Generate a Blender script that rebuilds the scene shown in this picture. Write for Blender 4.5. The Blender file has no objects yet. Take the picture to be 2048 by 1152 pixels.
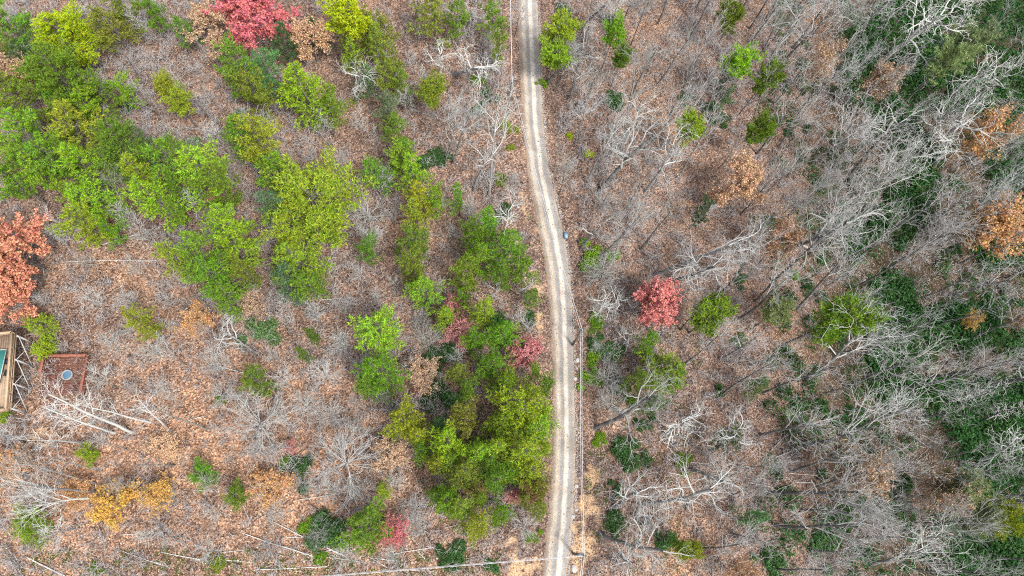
import bpy, math, random
import numpy as np
from mathutils import Vector, Matrix

SC = bpy.context.scene
COL = SC.collection
# ------------------------------------------------------------------ camera
F = 1365.0                       # focal length in photo pixels (2048 wide)
CX, CY = 1024.0, 576.0
NAD = (917.0, 1054.0)            # photo point straight below the drone
CAMZ = 100.0
d = np.array([(NAD[0]-CX)/F, -(NAD[1]-CY)/F, -1.0]); d /= np.linalg.norm(d)
Zc = -d
Xc = np.array([1.0, 0, 0]) - d*d[0]; Xc /= np.linalg.norm(Xc)
Yc = np.cross(Zc, Xc)
RM = np.array([Xc, Yc, Zc])      # camera -> world
cam = bpy.data.cameras.new('camera'); camo = bpy.data.objects.new('camera', cam); COL.objects.link(camo)
M = Matrix.Identity(4)
for i in range(3):
    for j in range(3): M[i][j] = RM[i, j]
M[0][3], M[1][3], M[2][3] = 0, 0, CAMZ
camo.matrix_world = M
cam.sensor_width = 36.0; cam.lens = 36.0*F/2048.0
cam.clip_start = 0.5; cam.clip_end = 4000
SC.camera = camo
# ------------------------------------------------------------------ light: bright overcast
SUN_EL, SUN_AZ = math.radians(58), math.radians(140)      # azimuth: from +Y clockwise
w = bpy.data.worlds.new("World"); SC.world = w; w.use_nodes = True
nt = w.node_tree; nt.nodes.clear()
sky = nt.nodes.new('ShaderNodeTexSky'); sky.sky_type = 'NISHITA'; sky.sun_disc = False
sky.sun_elevation = SUN_EL; sky.sun_rotation = SUN_AZ; sky.dust_density = 4.0; sky.air_density = 1.0
hs = nt.nodes.new('ShaderNodeHueSaturation'); hs.inputs['Saturation'].default_value = 0.42
bg = nt.nodes.new('ShaderNodeBackground'); bg.inputs['Strength'].default_value = 0.12
wo = nt.nodes.new('ShaderNodeOutputWorld')
nt.links.new(sky.outputs[0], hs.inputs['Color']); nt.links.new(hs.outputs[0], bg.inputs[0]); nt.links.new(bg.outputs[0], wo.inputs[0])
sun = bpy.data.lights.new('sun', 'SUN'); sun.energy = 1.5; sun.angle = math.radians(10); sun.color = (1.0, 0.96, 0.9)
suno = bpy.data.objects.new('sun', sun); COL.objects.link(suno)
sd = Vector((math.sin(SUN_AZ)*math.cos(SUN_EL), math.cos(SUN_AZ)*math.cos(SUN_EL), math.sin(SUN_EL)))
suno.rotation_euler = sd.to_track_quat('Z', 'Y').to_euler(); suno.location = sd*200
vs = SC.view_settings
vs.view_transform = 'Standard'; vs.look = 'None'; vs.gamma = 1.0; vs.use_curve_mapping = False
vs.exposure = 1.44
SC.cycles.use_denoising = False; SC.cycles.filter_width = 1.1
SC.cycles.max_bounces = 3; SC.cycles.diffuse_bounces = 2; SC.cycles.transmission_bounces = 2; SC.cycles.glossy_bounces = 1
SC.cycles.caustics_reflective = False; SC.cycles.caustics_refractive = False

# ------------------------------------------------------------------ terrain and projection
def hgt(x, y):
    x = np.asarray(x, float); y = np.asarray(y, float)
    sp = lambda v, k: k*np.logaddexp(0, v/k)
    z = -0.20*sp(x-24, 7) + 0.20*sp(x-82, 7)
    z = z - 0.05*sp(-x-30, 8)
    z = z + 0.45*np.sin(x*.11+1.3)*np.sin(y*.09+.4) + 0.22*np.sin(x*.31+y*.17) + 0.10*np.sin(x*.7-y*.55+2)
    return z
def ray(px, py):
    c = np.array([(px-CX)/F, -(py-CY)/F, -1.0]); return RM @ c
def at(px, py, up=0.0):
    """the point 'up' metres above the ground on the ray through a photo pixel"""
    r = ray(px, py); z = up
    for _ in range(25):
        t = (z-CAMZ)/r[2]; x, y = r[0]*t, r[1]*t
        z = float(hgt(x, y))+up
    return Vector((x, y, z))
def atz(px, py, z):
    r = ray(px, py); t = (z-CAMZ)/r[2]
    return Vector((r[0]*t, r[1]*t, z))
def proj(P):
    q = np.atleast_2d(np.asarray(P, float)).copy(); q[:, 2] -= CAMZ
    c = q @ RM
    return np.stack([CX+F*c[:, 0]/-c[:, 2], CY-F*c[:, 1]/-c[:, 2]], 1)
def ppm(p):                       # photo pixels per metre at a point
    c = (np.array(p)-np.array([0, 0, CAMZ])) @ RM
    return F/-c[2]

# ------------------------------------------------------------------ materials
def nodes(name):
    m = bpy.data.materials.new(name); m.use_nodes = True
    t = m.node_tree; t.nodes.clear(); return m, t
def N(t, kind, **kw):
    n = t.nodes.new(kind)
    for k, v in kw.items():
        if k in n.inputs.keys() if hasattr(n.inputs, 'keys') else False: n.inputs[k].default_value = v
        else: setattr(n, k, v)
    return n
def ramp(t, stops, interp='LINEAR'):
    n = t.nodes.new('ShaderNodeValToRGB'); cr = n.color_ramp; cr.interpolation = interp
    while len(cr.elements) < len(stops): cr.elements.new(0.5)
    for e, (p, c) in zip(cr.elements, stops): e.position = p; e.color = (*c, 1)
    return n
def noise(t, vec, scale, detail=4, rough=.6, dist=0):
    n = t.nodes.new('ShaderNodeTexNoise'); n.inputs['Scale'].default_value = scale
    n.inputs['Detail'].default_value = detail; n.inputs['Roughness'].default_value = rough; n.inputs['Distortion'].default_value = dist
    if vec is not None: t.links.new(vec, n.inputs['Vector'])
    return n
def mix(t, a, b, fac, mode='MIX'):
    n = t.nodes.new('ShaderNodeMix'); n.data_type = 'RGBA'; n.blend_type = mode
    for s, v in ((0, fac), (6, a), (7, b)):
        if hasattr(v, 'is_output') or isinstance(v, bpy.types.NodeSocket): t.links.new(v, n.inputs[s])
        elif s == 0: n.inputs[0].default_value = v
        else: n.inputs[s].default_value = (*v, 1)
    return n.outputs[2]
def maths(t, op, a, b=None):
    n = t.nodes.new('ShaderNodeMath'); n.operation = op
    for i, v in enumerate((a, b)):
        if v is None: continue
        if isinstance(v, bpy.types.NodeSocket): t.links.new(v, n.inputs[i])
        else: n.inputs[i].default_value = v
    return n.outputs[0]
def finish(t, colour, rough=.85, bump=None, bump_d=.05, spec=.25):
    b = t.nodes.new('ShaderNodeBsdfPrincipled'); o = t.nodes.new('ShaderNodeOutputMaterial')
    if isinstance(colour, bpy.types.NodeSocket): t.links.new(colour, b.inputs['Base Color'])
    else: b.inputs['Base Color'].default_value = (*colour, 1)
    b.inputs['Roughness'].default_value = rough; b.inputs['Specular IOR Level'].default_value = spec
    if bump is not None:
        bn = t.nodes.new('ShaderNodeBump'); bn.inputs['Distance'].default_value = bump_d; bn.inputs['Strength'].default_value = .8
        t.links.new(bump, bn.inputs['Height']); t.links.new(bn.outputs[0], b.inputs['Normal'])
    t.links.new(b.outputs[0], o.inputs[0]); return b

def foliage_material(name, var=.55, transl=.35, hue=.03):
    m, t = nodes(name)
    oi = t.nodes.new('ShaderNodeObjectInfo')
    at_ = t.nodes.new('ShaderNodeAttribute'); at_.attribute_name = 'rnd'
    h = t.nodes.new('ShaderNodeHueSaturation')
    t.links.new(oi.outputs['Color'], h.inputs['Color'])
    t.links.new(maths(t, 'ADD', maths(t, 'MULTIPLY', at_.outputs['Fac'], 2*hue), .5-hue), h.inputs['Hue'])
    wn = t.nodes.new('ShaderNodeTexWhiteNoise'); wn.noise_dimensions = '1D'; t.links.new(maths(t, 'MULTIPLY', at_.outputs['Fac'], 917.3), wn.inputs['W'])
    t.links.new(maths(t, 'ADD', maths(t, 'MULTIPLY', wn.outputs['Value'], 2*var), 1-var), h.inputs['Value'])
    df = t.nodes.new('ShaderNodeBsdfDiffuse'); tr = t.nodes.new('ShaderNodeBsdfTranslucent'); mx = t.nodes.new('ShaderNodeMixShader')
    t.links.new(h.outputs[0], df.inputs[0]); t.links.new(h.outputs[0], tr.inputs[0]); mx.inputs[0].default_value = transl
    t.links.new(df.outputs[0], mx.inputs[1]); t.links.new(tr.outputs[0], mx.inputs[2])
    o = t.nodes.new('ShaderNodeOutputMaterial'); t.links.new(mx.outputs[0], o.inputs[0])
    return m
def bark_material(name, patch=(0.42, 0.43, 0.40), amount=.5):
    m, t = nodes(name)
    oi = t.nodes.new('ShaderNodeObjectInfo'); tc = t.nodes.new('ShaderNodeTexCoord')
    n = noise(t, tc.outputs['Object'], 1.6, 5, .7)
    r = ramp(t, [(.42, (0, 0, 0)), (.62, (1, 1, 1))]); t.links.new(n.outputs['Fac'], r.inputs[0])
    n2 = noise(t, tc.outputs['Object'], 9, 3, .6)
    c = mix(t, oi.outputs['Color'], patch, maths(t, 'MULTIPLY', r.outputs[0], amount))
    v = t.nodes.new('ShaderNodeHueSaturation'); t.links.new(c, v.inputs['Color'])
    t.links.new(maths(t, 'ADD', maths(t, 'MULTIPLY', n2.outputs['Fac'], .9), .55), v.inputs['Value'])
    finish(t, v.outputs[0], .9, n2.outputs['Fac'], .03)
    return m
MAT = {}
MAT['leaf'] = foliage_material('foliage', .5, .35, .04)
MAT['needle'] = foliage_material('needles', .55, .30, .03)
MAT['litter'] = None
MAT['bark'] = bark_material('bark', amount=.35)
MAT['twig'] = bark_material('twig_bark', amount=.3)

def plain(name, col, rough=.8, var=.25, scale=3., bump=.01, spec=.3, metal=0):
    m, t = nodes(name); tc = t.nodes.new('ShaderNodeTexCoord')
    n = noise(t, tc.outputs['Object'], scale, 5, .65)
    a = tuple(c*(1-var) for c in col); b_ = tuple(min(1, c*(1+var)) for c in col)
    r = ramp(t, [(.3, a), (.7, b_)]); t.links.new(n.outputs['Fac'], r.inputs[0])
    b = finish(t, r.outputs[0], rough, n.outputs['Fac'], bump, spec); b.inputs['Metallic'].default_value = metal
    return m

# ground: oak litter, bare soil at the road verge, dark humus under the thicket
def ground_material():
    m, t = nodes('forest_floor'); tc = t.nodes.new('ShaderNodeTexCoord'); P = tc.outputs['Object']
    big = noise(t, P, .045, 4, .6, .5); mid = noise(t, P, .35, 5, .65); fine = noise(t, P, 2.2, 4, .7)
    vo = t.nodes.new('ShaderNodeTexVoronoi'); vo.inputs['Scale'].default_value = 5.0; t.links.new(P, vo.inputs['Vector'])
    leafc = ramp(t, [(0, (.064, .046, .039)), (.3, (.138, .097, .076)), (.55, (.220, .154, .118)), (.8, (.295, .195, .140)), (1, (.45, .35, .275))])
    sepc = t.nodes.new('ShaderNodeSeparateColor'); t.links.new(vo.outputs['Color'], sepc.inputs[0])
    t.links.new(sepc.outputs[0], leafc.inputs[0])
    tone = ramp(t, [(.30, (.58, .57, .60)), (.46, (.84, .82, .83)), (.56, (1.0, .95, .92)), (.70, (1.28, 1.08, .86))]); t.links.new(big.outputs['Fac'], tone.inputs[0])
    c = mix(t, leafc.outputs[0], tone.outputs[0], 1.0, 'MULTIPLY')
    mr = ramp(t, [(.38, (.66, .66, .70)), (.62, (1.15, 1.12, 1.1))]); t.links.new(mid.outputs['Fac'], mr.inputs[0])
    c = mix(t, c, mr.outputs[0], 1.0, 'MULTIPLY')
    z = t.nodes.new('ShaderNodeAttribute'); z.attribute_name = 'zone'
    sep = t.nodes.new('ShaderNodeSeparateColor'); t.links.new(z.outputs['Color'], sep.inputs[0])
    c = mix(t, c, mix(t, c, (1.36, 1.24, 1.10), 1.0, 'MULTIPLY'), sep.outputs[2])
    # soil on the verge, broken by noise
    soil = ramp(t, [(.3, (.33, .20, .105)), (.55, (.47, .32, .19)), (.75, (.58, .45, .31))]); t.links.new(fine.outputs['Fac'], soil.inputs[0])
    s_f = ramp(t, [(.58, (0, 0, 0)), (.78, (1, 1, 1))])
    t.links.new(maths(t, 'MULTIPLY', maths(t, 'ADD', sep.outputs[0], .06), maths(t, 'ADD', maths(t, 'MULTIPLY', mid.outputs['Fac'], 3.4), -.75)), s_f.inputs[0])
    c = mix(t, c, soil.outputs[0], s_f.outputs[0])
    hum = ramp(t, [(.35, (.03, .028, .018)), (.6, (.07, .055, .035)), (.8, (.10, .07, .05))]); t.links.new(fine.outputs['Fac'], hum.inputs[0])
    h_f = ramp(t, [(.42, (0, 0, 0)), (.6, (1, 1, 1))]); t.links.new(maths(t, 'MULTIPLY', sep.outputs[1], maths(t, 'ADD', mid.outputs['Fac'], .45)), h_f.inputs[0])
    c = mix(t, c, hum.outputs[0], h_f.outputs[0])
    finish(t, c, .95, maths(t, 'ADD', vo.outputs['Distance'], fine.outputs['Fac']), .12, .1)
    return m
def litter_material():
    m, t = nodes('fallen_leaves'); a = t.nodes.new('ShaderNodeAttribute'); a.attribute_name = 'rnd'
    r = ramp(t, [(0, (.072, .050, .043)), (.25, (.17, .112, .085)), (.5, (.262, .176, .130)), (.72, (.375, .235, .150)), (.88, (.51, .385, .285)), (1, (.68, .59, .49))])
    t.links.new(a.outputs['Fac'], r.inputs[0]); finish(t, r.outputs[0], .8, spec=.2)
    return m
MAT['litter'] = litter_material()

# ------------------------------------------------------------------ mesh helpers (numpy)
rng = np.random.default_rng(7)
random.seed(7)
class MB:
    def __init__(s): s.v = []; s.f = []; s.r = []; s.n = 0
    def add(s, v, f, r=None):
        v = np.asarray(v, float); f = np.asarray(f, np.int64)
        s.v.append(v); s.f.append(f+s.n); s.n += len(v)
        s.r.append(np.full(len(f), .5) if r is None else np.asarray(r, float))
    def box(s, c, size, rz=0., ax=None):
        hx, hy, hz = [q/2 for q in size]
        p = np.array([[x*hx, y*hy, z*hz] for x in (-1, 1) for y in (-1, 1) for z in (-1, 1)])
        if ax is not None: p = p @ np.array(ax)
        elif rz:
            cs, sn = math.cos(rz), math.sin(rz); p = p @ np.array([[cs, sn, 0], [-sn, cs, 0], [0, 0, 1]])
        s.add(p+np.array(c), [[0, 1, 3, 2], [4, 6, 7, 5], [0, 4, 5, 1], [2, 3, 7, 6], [0, 2, 6, 4], [1, 5, 7, 3]])
    def beam(s, a, b, wd, th, up=(0, 0, 1)):
        a, b = np.array(a, float), np.array(b, float); dd = b-a; L = np.linalg.norm(dd); dd /= L
        u = np.array(up, float)
        if abs(np.dot(u, dd)) > .95: u = np.array([1., 0, 0])
        sx = np.cross(u, dd); sx /= np.linalg.norm(sx); uu = np.cross(dd, sx)
        s.box((a+b)/2, (L, wd, th), ax=[dd, sx, uu])
    def segs(s, P0, P1, R0, R1, sides, rn=None):
        P0, P1 = np.asarray(P0, float), np.asarray(P1, float); R0, R1 = np.asarray(R0, float), np.asarray(R1, float)
        dd = P1-P0; L = np.linalg.norm(dd, axis=1, keepdims=True); dd = dd/np.maximum(L, 1e-6)
        ref = np.where(np.abs(dd[:, 2:3]) < .9, np.array([[0, 0, 1.]]), np.array([[1., 0, 0]]))
        u = np.cross(dd, ref); u /= np.linalg.norm(u, axis=1, keepdims=True); v = np.cross(dd, u)
        a = np.arange(sides)*2*math.pi/sides; ca, sa = np.cos(a), np.sin(a)
        ring = u[:, None, :]*ca[None, :, None]+v[:, None, :]*sa[None, :, None]
        A = P0[:, None, :]+ring*R0[:, None, None]; B = P1[:, None, :]+ring*R1[:, None, None]
        V = np.concatenate([A, B], 1).reshape(-1, 3)
        k = np.arange(sides); q = np.stack([k, (k+1) % sides, (k+1) % sides+sides, k+sides], 1)
        Fq = (q[None]+(np.arange(len(P0))*2*sides)[:, None, None]).reshape(-1, 4)
        s.add(V, Fq, None if rn is None else np.repeat(rn, sides))
    def spikes(s, P0, P1, R0, sides=3):
        n = len(P0); dd = P1-P0; dd = dd/np.linalg.norm(dd, axis=1, keepdims=True)
        u = np.cross(dd, np.where(np.abs(dd[:, 2:3]) < .9, np.array([[0, 0, 1.]]), np.array([[1., 0, 0]]))); u /= np.linalg.norm(u, axis=1, keepdims=True); v = np.cross(dd, u)
        a = np.arange(sides)*2*math.pi/sides
        ring = P0[:, None]+(u[:, None]*np.cos(a)[None, :, None]+v[:, None]*np.sin(a)[None, :, None])*R0[:, None, None]
        k = np.arange(sides); q = np.stack([k, (k+1) % sides, np.full(sides, sides)], 1)
        s.add(np.concatenate([ring, P1[:, None]], 1).reshape(-1, 3), (q[None]+(np.arange(n)*(sides+1))[:, None, None]).reshape(-1, 3))
    def tube(s, pts, radii, sides=8, caps=True, r=.5):
        pts = np.asarray(pts, float); n = len(pts); radii = np.broadcast_to(np.asarray(radii, float), (n,))
        tg = np.gradient(pts, axis=0); tg /= np.linalg.norm(tg, axis=1, keepdims=True)
        ref = np.array([0, 0, 1.]) if abs(tg[:, 2]).mean() < .8 else np.array([1., 0, 0])
        u = np.cross(tg, ref); u /= np.linalg.norm(u, axis=1, keepdims=True); v = np.cross(tg, u)
        a = np.arange(sides)*2*math.pi/sides
        V = (pts[:, None]+(u[:, None]*np.cos(a)[None, :, None]+v[:, None]*np.sin(a)[None, :, None])*radii[:, None, None]).reshape(-1, 3)
        fs = [[i*sides+k, i*sides+(k+1) % sides, (i+1)*sides+(k+1) % sides, (i+1)*sides+k] for i in range(n-1) for k in range(sides)]
        base = s.n
        s.add(V, fs, np.full(len(fs), r))
        if caps:
            for e in (0, n-1):
                c = len(V); idx = [e*sides+k for k in range(sides)]
                # fan as quads with a doubled centre is wasteful; use degenerate-free triangles stored apart
                s.v.append(pts[e][None]); ci = s.n; s.n += 1
                tri = [[base+idx[k], base+idx[(k+1) % sides], ci] for k in range(sides)]
                if e == 0: tri = [q[::-1] for q in tri]
                s.f.append(np.array(tri)); s.r.append(np.full(len(tri), r))
    def lathe(s, prof, c, sides=20):
        a = np.arange(sides)*2*math.pi/sides
        V = np.array([[c[0]+r*math.cos(t), c[1]+r*math.sin(t), c[2]+z] for r, z in prof for t in a])
        fs = [[i*sides+k, i*sides+(k+1) % sides, (i+1)*sides+(k+1) % sides, (i+1)*sides+k] for i in range(len(prof)-1) for k in range(sides)]
        s.add(V, fs)
    def mesh(s, name, mat, smooth=False, rnd=False):
        me = bpy.data.meshes.new(name)
        V = np.concatenate(s.v).astype(np.float32)
        tot = np.concatenate([np.full(len(f), f.shape[1]) for f in s.f]); idx = np.concatenate([f.ravel() for f in s.f]).astype(np.int32)
        me.vertices.add(len(V)); me.vertices.foreach_set('co', V.ravel())
        me.loops.add(len(idx)); me.loops.foreach_set('vertex_index', idx)
        me.polygons.add(len(tot)); st = np.concatenate([[0], np.cumsum(tot)[:-1]]).astype(np.int32)
        me.polygons.foreach_set('loop_start', st); me.polygons.foreach_set('loop_total', tot.astype(np.int32))
        if smooth: me.polygons.foreach_set('use_smooth', np.ones(len(tot), bool))
        if rnd:
            at_ = me.attributes.new('rnd', 'FLOAT', 'FACE'); at_.data.foreach_set('value', np.concatenate(s.r).astype(np.float32))
        me.update(calc_edges=True)
        if mat: me.materials.append(mat)
        return me
    def obj(s, name, mat, parent=None, smooth=False, rnd=False, col=None):
        return link(name, s.mesh(name, mat, smooth, rnd), parent, col)
def link(name, me, parent=None, col=None):
    o = bpy.data.objects.new(name, me); COL.objects.link(o)
    if parent is not None: o.parent = parent
    if col is not None: o.color = (*col, 1)
    return o
def empty(name, loc=(0, 0, 0)):
    o = bpy.data.objects.new(name, None); COL.objects.link(o); o.location = loc; o.empty_display_size = .5; return o
def tag(o, label=None, cat=None, group=None, kind=None):
    if label: o['label'] = label
    if cat: o['category'] = cat
    if group: o['group'] = group
    if kind: o['kind'] = kind
    return o

# ------------------------------------------------------------------ road line, ground sheet
ROAD = [(-330, 1020, 1056), (-180, 1028, 1066), (-60, 1033, 1073), (0, 1034, 1076), (100, 1036, 1080), (170, 1039, 1084), (250, 1043, 1088), (330, 1050, 1097), (400, 1063, 1112),
        (470, 1077, 1130), (540, 1090, 1143), (600, 1097, 1146), (690, 1101, 1147), (800, 1106, 1150), (900, 1103, 1153),
        (1000, 1097, 1151), (1060, 1092, 1147), (1152, 1083, 1136), (1240, 1070, 1122), (1350, 1050, 1100), (1500, 1015, 1064)]
RL = np.array([at(l, y) for y, l, r in ROAD]); RR = np.array([at(r, y) for y, l, r in ROAD])
def resample(P, s_new, s_old):
    return np.stack([np.interp(s_new, s_old, P[:, k]) for k in range(3)], 1)
def smooth_line(P, it=60):
    P = P.copy()
    for _ in range(it): P[1:-1] = .5*P[1:-1]+.25*(P[:-2]+P[2:])
    return P
_s = np.concatenate([[0], np.cumsum(np.linalg.norm(np.diff((RL+RR)/2, axis=0), axis=1))])
NR = 260; _sn = np.linspace(0, _s[-1], NR)
RLs, RRs = smooth_line(resample(RL, _sn, _s)), smooth_line(resample(RR, _sn, _s))
RC = (RLs+RRs)/2
def road_side(x, y):
    """signed distance from the road centre line (+ right) and index along it"""
    P = np.stack([np.ravel(x), np.ravel(y)], 1)
    best = np.full(len(P), 1e9); bi = np.zeros(len(P), int); C2 = RC[::2, :2]
    for i0 in range(0, len(P), 20000):
        q = P[i0:i0+20000]; dd = np.linalg.norm(q[:, None]-C2[None], axis=2); k = dd.argmin(1)
        best[i0:i0+20000] = dd[np.arange(len(q)), k]; bi[i0:i0+20000] = k*2
    sg = np.sign(P[:, 0]-RC[bi, 0]); return best*sg, bi
def in_poly(q, poly):
    x, y = q[:, 0], q[:, 1]; c = np.zeros(len(q), bool); n = len(poly)
    for i in range(n):
        x0, y0 = poly[i]; x1, y1 = poly[i-1]
        c ^= ((y0 > y) != (y1 > y)) & (x < (x1-x0)*(y-y0)/(y1-y0+1e-9)+x0)
    return c
THICKET = [[(1690, 70), (1760, 20), (1860, -60), (2120, -60), (2120, 340), (1960, 240), (1850, 230), (1760, 255), (1690, 180)],
           [(1780, 270), (1850, 255), (1880, 340), (1850, 470), (1790, 500), (1735, 470), (1760, 400), (1785, 340)],
           [(1975, 310), (2120, 290), (2120, 520), (1990, 540), (1930, 505), (1990, 470)],
           [(1730, 580), (1800, 540), (1830, 620), (1990, 600), (2120, 640), (2120, 710), (1900, 690), (1740, 765)],
           [(1750, 740), (1850, 770), (2120, 750), (2120, 960), (1960, 990), (1930, 900), (1870, 830), (1730, 790)],
           [(1890, 1080), (1960, 1060), (2120, 1000), (2120, 1220), (1900, 1220)], [(1670, 440), (1740, 430), (1760, 500), (1700, 530)]]
# non-uniform grid: 1.2 m in view, stretching away to 1.5 km
def axis(a, b, step, far):
    core = np.arange(a, b+step, step); g = []; q = step
    while sum(g) < far: q *= 1.25; g.append(q)
    g = np.cumsum(g); return np.concatenate([a-g[::-1], core, core[-1]+g])
gx, gy = axis(-100, 112, 1.2, 1500), axis(-32, 128, 1.2, 1500)
GX, GY = np.meshgrid(gx, gy, indexing='ij')
GZ = hgt(np.clip(GX, -260, 260), np.clip(GY, -260, 260))
V = np.stack([GX.ravel(), GY.ravel(), GZ.ravel()], 1)
rs, ri = road_side(V[:, 0], V[:, 1])
road_half = np.linalg.norm(RLs-RRs, axis=1)[ri]/2
edge = np.abs(rs)-road_half
V[:, 2] -= .10*np.clip(1-np.abs(rs)/3.2, 0, 1)          # lowered below the gravel
left_bank = (rs < 0)*np.clip(1-np.abs(edge-2.2)/2.6, 0, 1)
V[:, 2] += .35*left_bank*(.6+.4*np.sin(V[:, 1]*.35))     # low cut bank on the left
pv = proj(V)
ahead = ((V-np.array([0, 0, CAMZ])) @ RM)[:, 2] < -20
zone = np.zeros((len(V), 4), np.float32); zone[:, 3] = 1
near = np.clip(1-np.clip(edge, 0, 99)/1.6, 0, 1)
z0 = near*.62
yy = pv[:, 1]
z0 = np.maximum(z0, (rs < 0)*np.clip(1-np.abs(edge-1.6)/2.6, 0, 1)*.80*np.clip((yy-250)/150, .3, 1)*np.clip((720-yy)/60, .35, 1))
z0 = np.maximum(z0, (rs < 0)*np.clip(1-np.abs(edge-3)/7, 0, 1)*np.clip((yy-1070)/40, 0, .95))
z0 = np.maximum(z0, (rs > 0)*np.clip(1-np.abs(edge-2.0)/5.0, 0, 1)*np.clip((yy-840)/120, .15, .9))
z0 = np.maximum(z0, (rs > 0)*np.clip(1-np.hypot(pv[:, 0]-1145, yy-480)/34, 0, 1)*.95)
for cx_, cy_, r_ in ((55, 745, 45), (80, 870, 45), (1010, 1085, 60), (890, 1085, 40), (170, 740, 30)):
    z0 = np.maximum(z0, np.clip(1-np.hypot(pv[:, 0]-cx_, yy-cy_)/r_, 0, 1)*.9)
zone[:, 0] = np.where(ahead, z0*.78, 0)
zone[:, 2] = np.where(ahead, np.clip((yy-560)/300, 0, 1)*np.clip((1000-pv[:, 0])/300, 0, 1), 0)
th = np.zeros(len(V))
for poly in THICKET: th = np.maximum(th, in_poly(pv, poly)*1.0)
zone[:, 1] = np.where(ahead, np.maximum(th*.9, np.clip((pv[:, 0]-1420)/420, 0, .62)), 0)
nx, ny = len(gx), len(gy)
ii, jj = np.meshgrid(np.arange(nx-1), np.arange(ny-1), indexing='ij'); a0 = (ii*ny+jj).ravel()
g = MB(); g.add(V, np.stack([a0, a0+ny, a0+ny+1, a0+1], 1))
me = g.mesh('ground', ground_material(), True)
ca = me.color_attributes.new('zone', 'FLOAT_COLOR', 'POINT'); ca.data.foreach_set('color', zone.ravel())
tag(link('ground', me), kind='structure')

# gravel road: strip with a crown and wheel tracks pressed in
def road_material():
    m, t = nodes('gravel_road'); uv = t.nodes.new('ShaderNodeUVMap'); sx = t.nodes.new('ShaderNodeSeparateXYZ'); t.links.new(uv.outputs[0], sx.inputs[0])
    tc = t.nodes.new('ShaderNodeTexCoord'); P = tc.outputs['Object']
    wob = noise(t, P, .22, 3, .6); fine = noise(t, P, 5, 4, .75); pat = noise(t, P, .5, 5, .7, .6)
    u = maths(t, 'ADD', sx.outputs[0], maths(t, 'MULTIPLY', maths(t, 'SUBTRACT', wob.outputs['Fac'], .5), .16))
    tan, cream, white, grey, blue, oran = (.27, .195, .14), (.44, .375, .30), (.52, .475, .41), (.25, .237, .222), (.262, .26, .258), (.30, .205, .135)
    r = ramp(t, [(0, oran), (.08, tan), (.17, grey), (.24, cream), (.33, cream), (.40, blue), (.50, grey), (.57, white), (.67, white), (.74, blue), (.86, grey), (.94, (.33, .26, .20)), (1, (.40, .36, .31))])
    t.links.new(u, r.inputs[0])
    pr = ramp(t, [(.5, (0, 0, 0)), (.72, (1, 1, 1))]); t.links.new(pat.outputs['Fac'], pr.inputs[0])
    c = mix(t, r.outputs[0], (.40, .275, .175), maths(t, 'MULTIPLY', pr.outputs[0], .35))
    vo = t.nodes.new('ShaderNodeTexVoronoi'); vo.inputs['Scale'].default_value = 7; t.links.new(P, vo.inputs['Vector'])
    fr = ramp(t, [(.3, (.72, .72, .72)), (.7, (1.15, 1.15, 1.15))]); t.links.new(fine.outputs['Fac'], fr.inputs[0])
    c = mix(t, c, fr.outputs[0], 1, 'MULTIPLY')
    st = noise(t, P, .16, 5, .7, .8); sr = ramp(t, [(.36, (.70, .69, .67)), (.6, (1.08, 1.07, 1.06))]); t.links.new(st.outputs['Fac'], sr.inputs[0]); c = mix(t, c, sr.outputs[0], 1, 'MULTIPLY')
    finish(t, c, .95, maths(t, 'ADD', fine.outputs['Fac'], vo.outputs['Distance']), .04, .15); return m
NU = 17; us = np.linspace(0, 1, NU)
rv, ruv = [], []
for i in range(NR):
    wl = .10*math.sin(i*.9)+.07*math.sin(i*2.3+1)
    for k, u in enumerate(us):
        e = wl if k == 0 else (.08*math.sin(i*1.3+2) if k == NU-1 else 0)
        p = RLs[i]*(1-u)+RRs[i]*u; dirv = (RRs[i]-RLs[i]); dirv = dirv/np.linalg.norm(dirv); p = p+dirv*e
        prof = .07*math.sin(math.pi*u)-.05*math.exp(-((u-.28)/.07)**2)-.05*math.exp(-((u-.62)/.07)**2)-(.14 if k in (0, NU-1) else 0)
        rv.append((p[0], p[1], float(hgt(p[0], p[1]))+.05+prof)); ruv.append((u, i*.1))
g = MB(); g.add(rv, [[i*NU+k, i*NU+k+1, (i+1)*NU+k+1, (i+1)*NU+k] for i in range(NR-1) for k in range(NU-1)])
me = g.mesh('gravel_road', road_material(), True)
uvl = me.uv_layers.new(name='UVMap'); li = np.zeros(len(me.loops), np.int32); me.loops.foreach_get('vertex_index', li)
uvl.data.foreach_set('uv', np.array(ruv, np.float32)[li].ravel())
me.flip_normals() if me.polygons[0].normal.z < 0 else None
tag(link('gravel_road', me), kind='structure')

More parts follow.
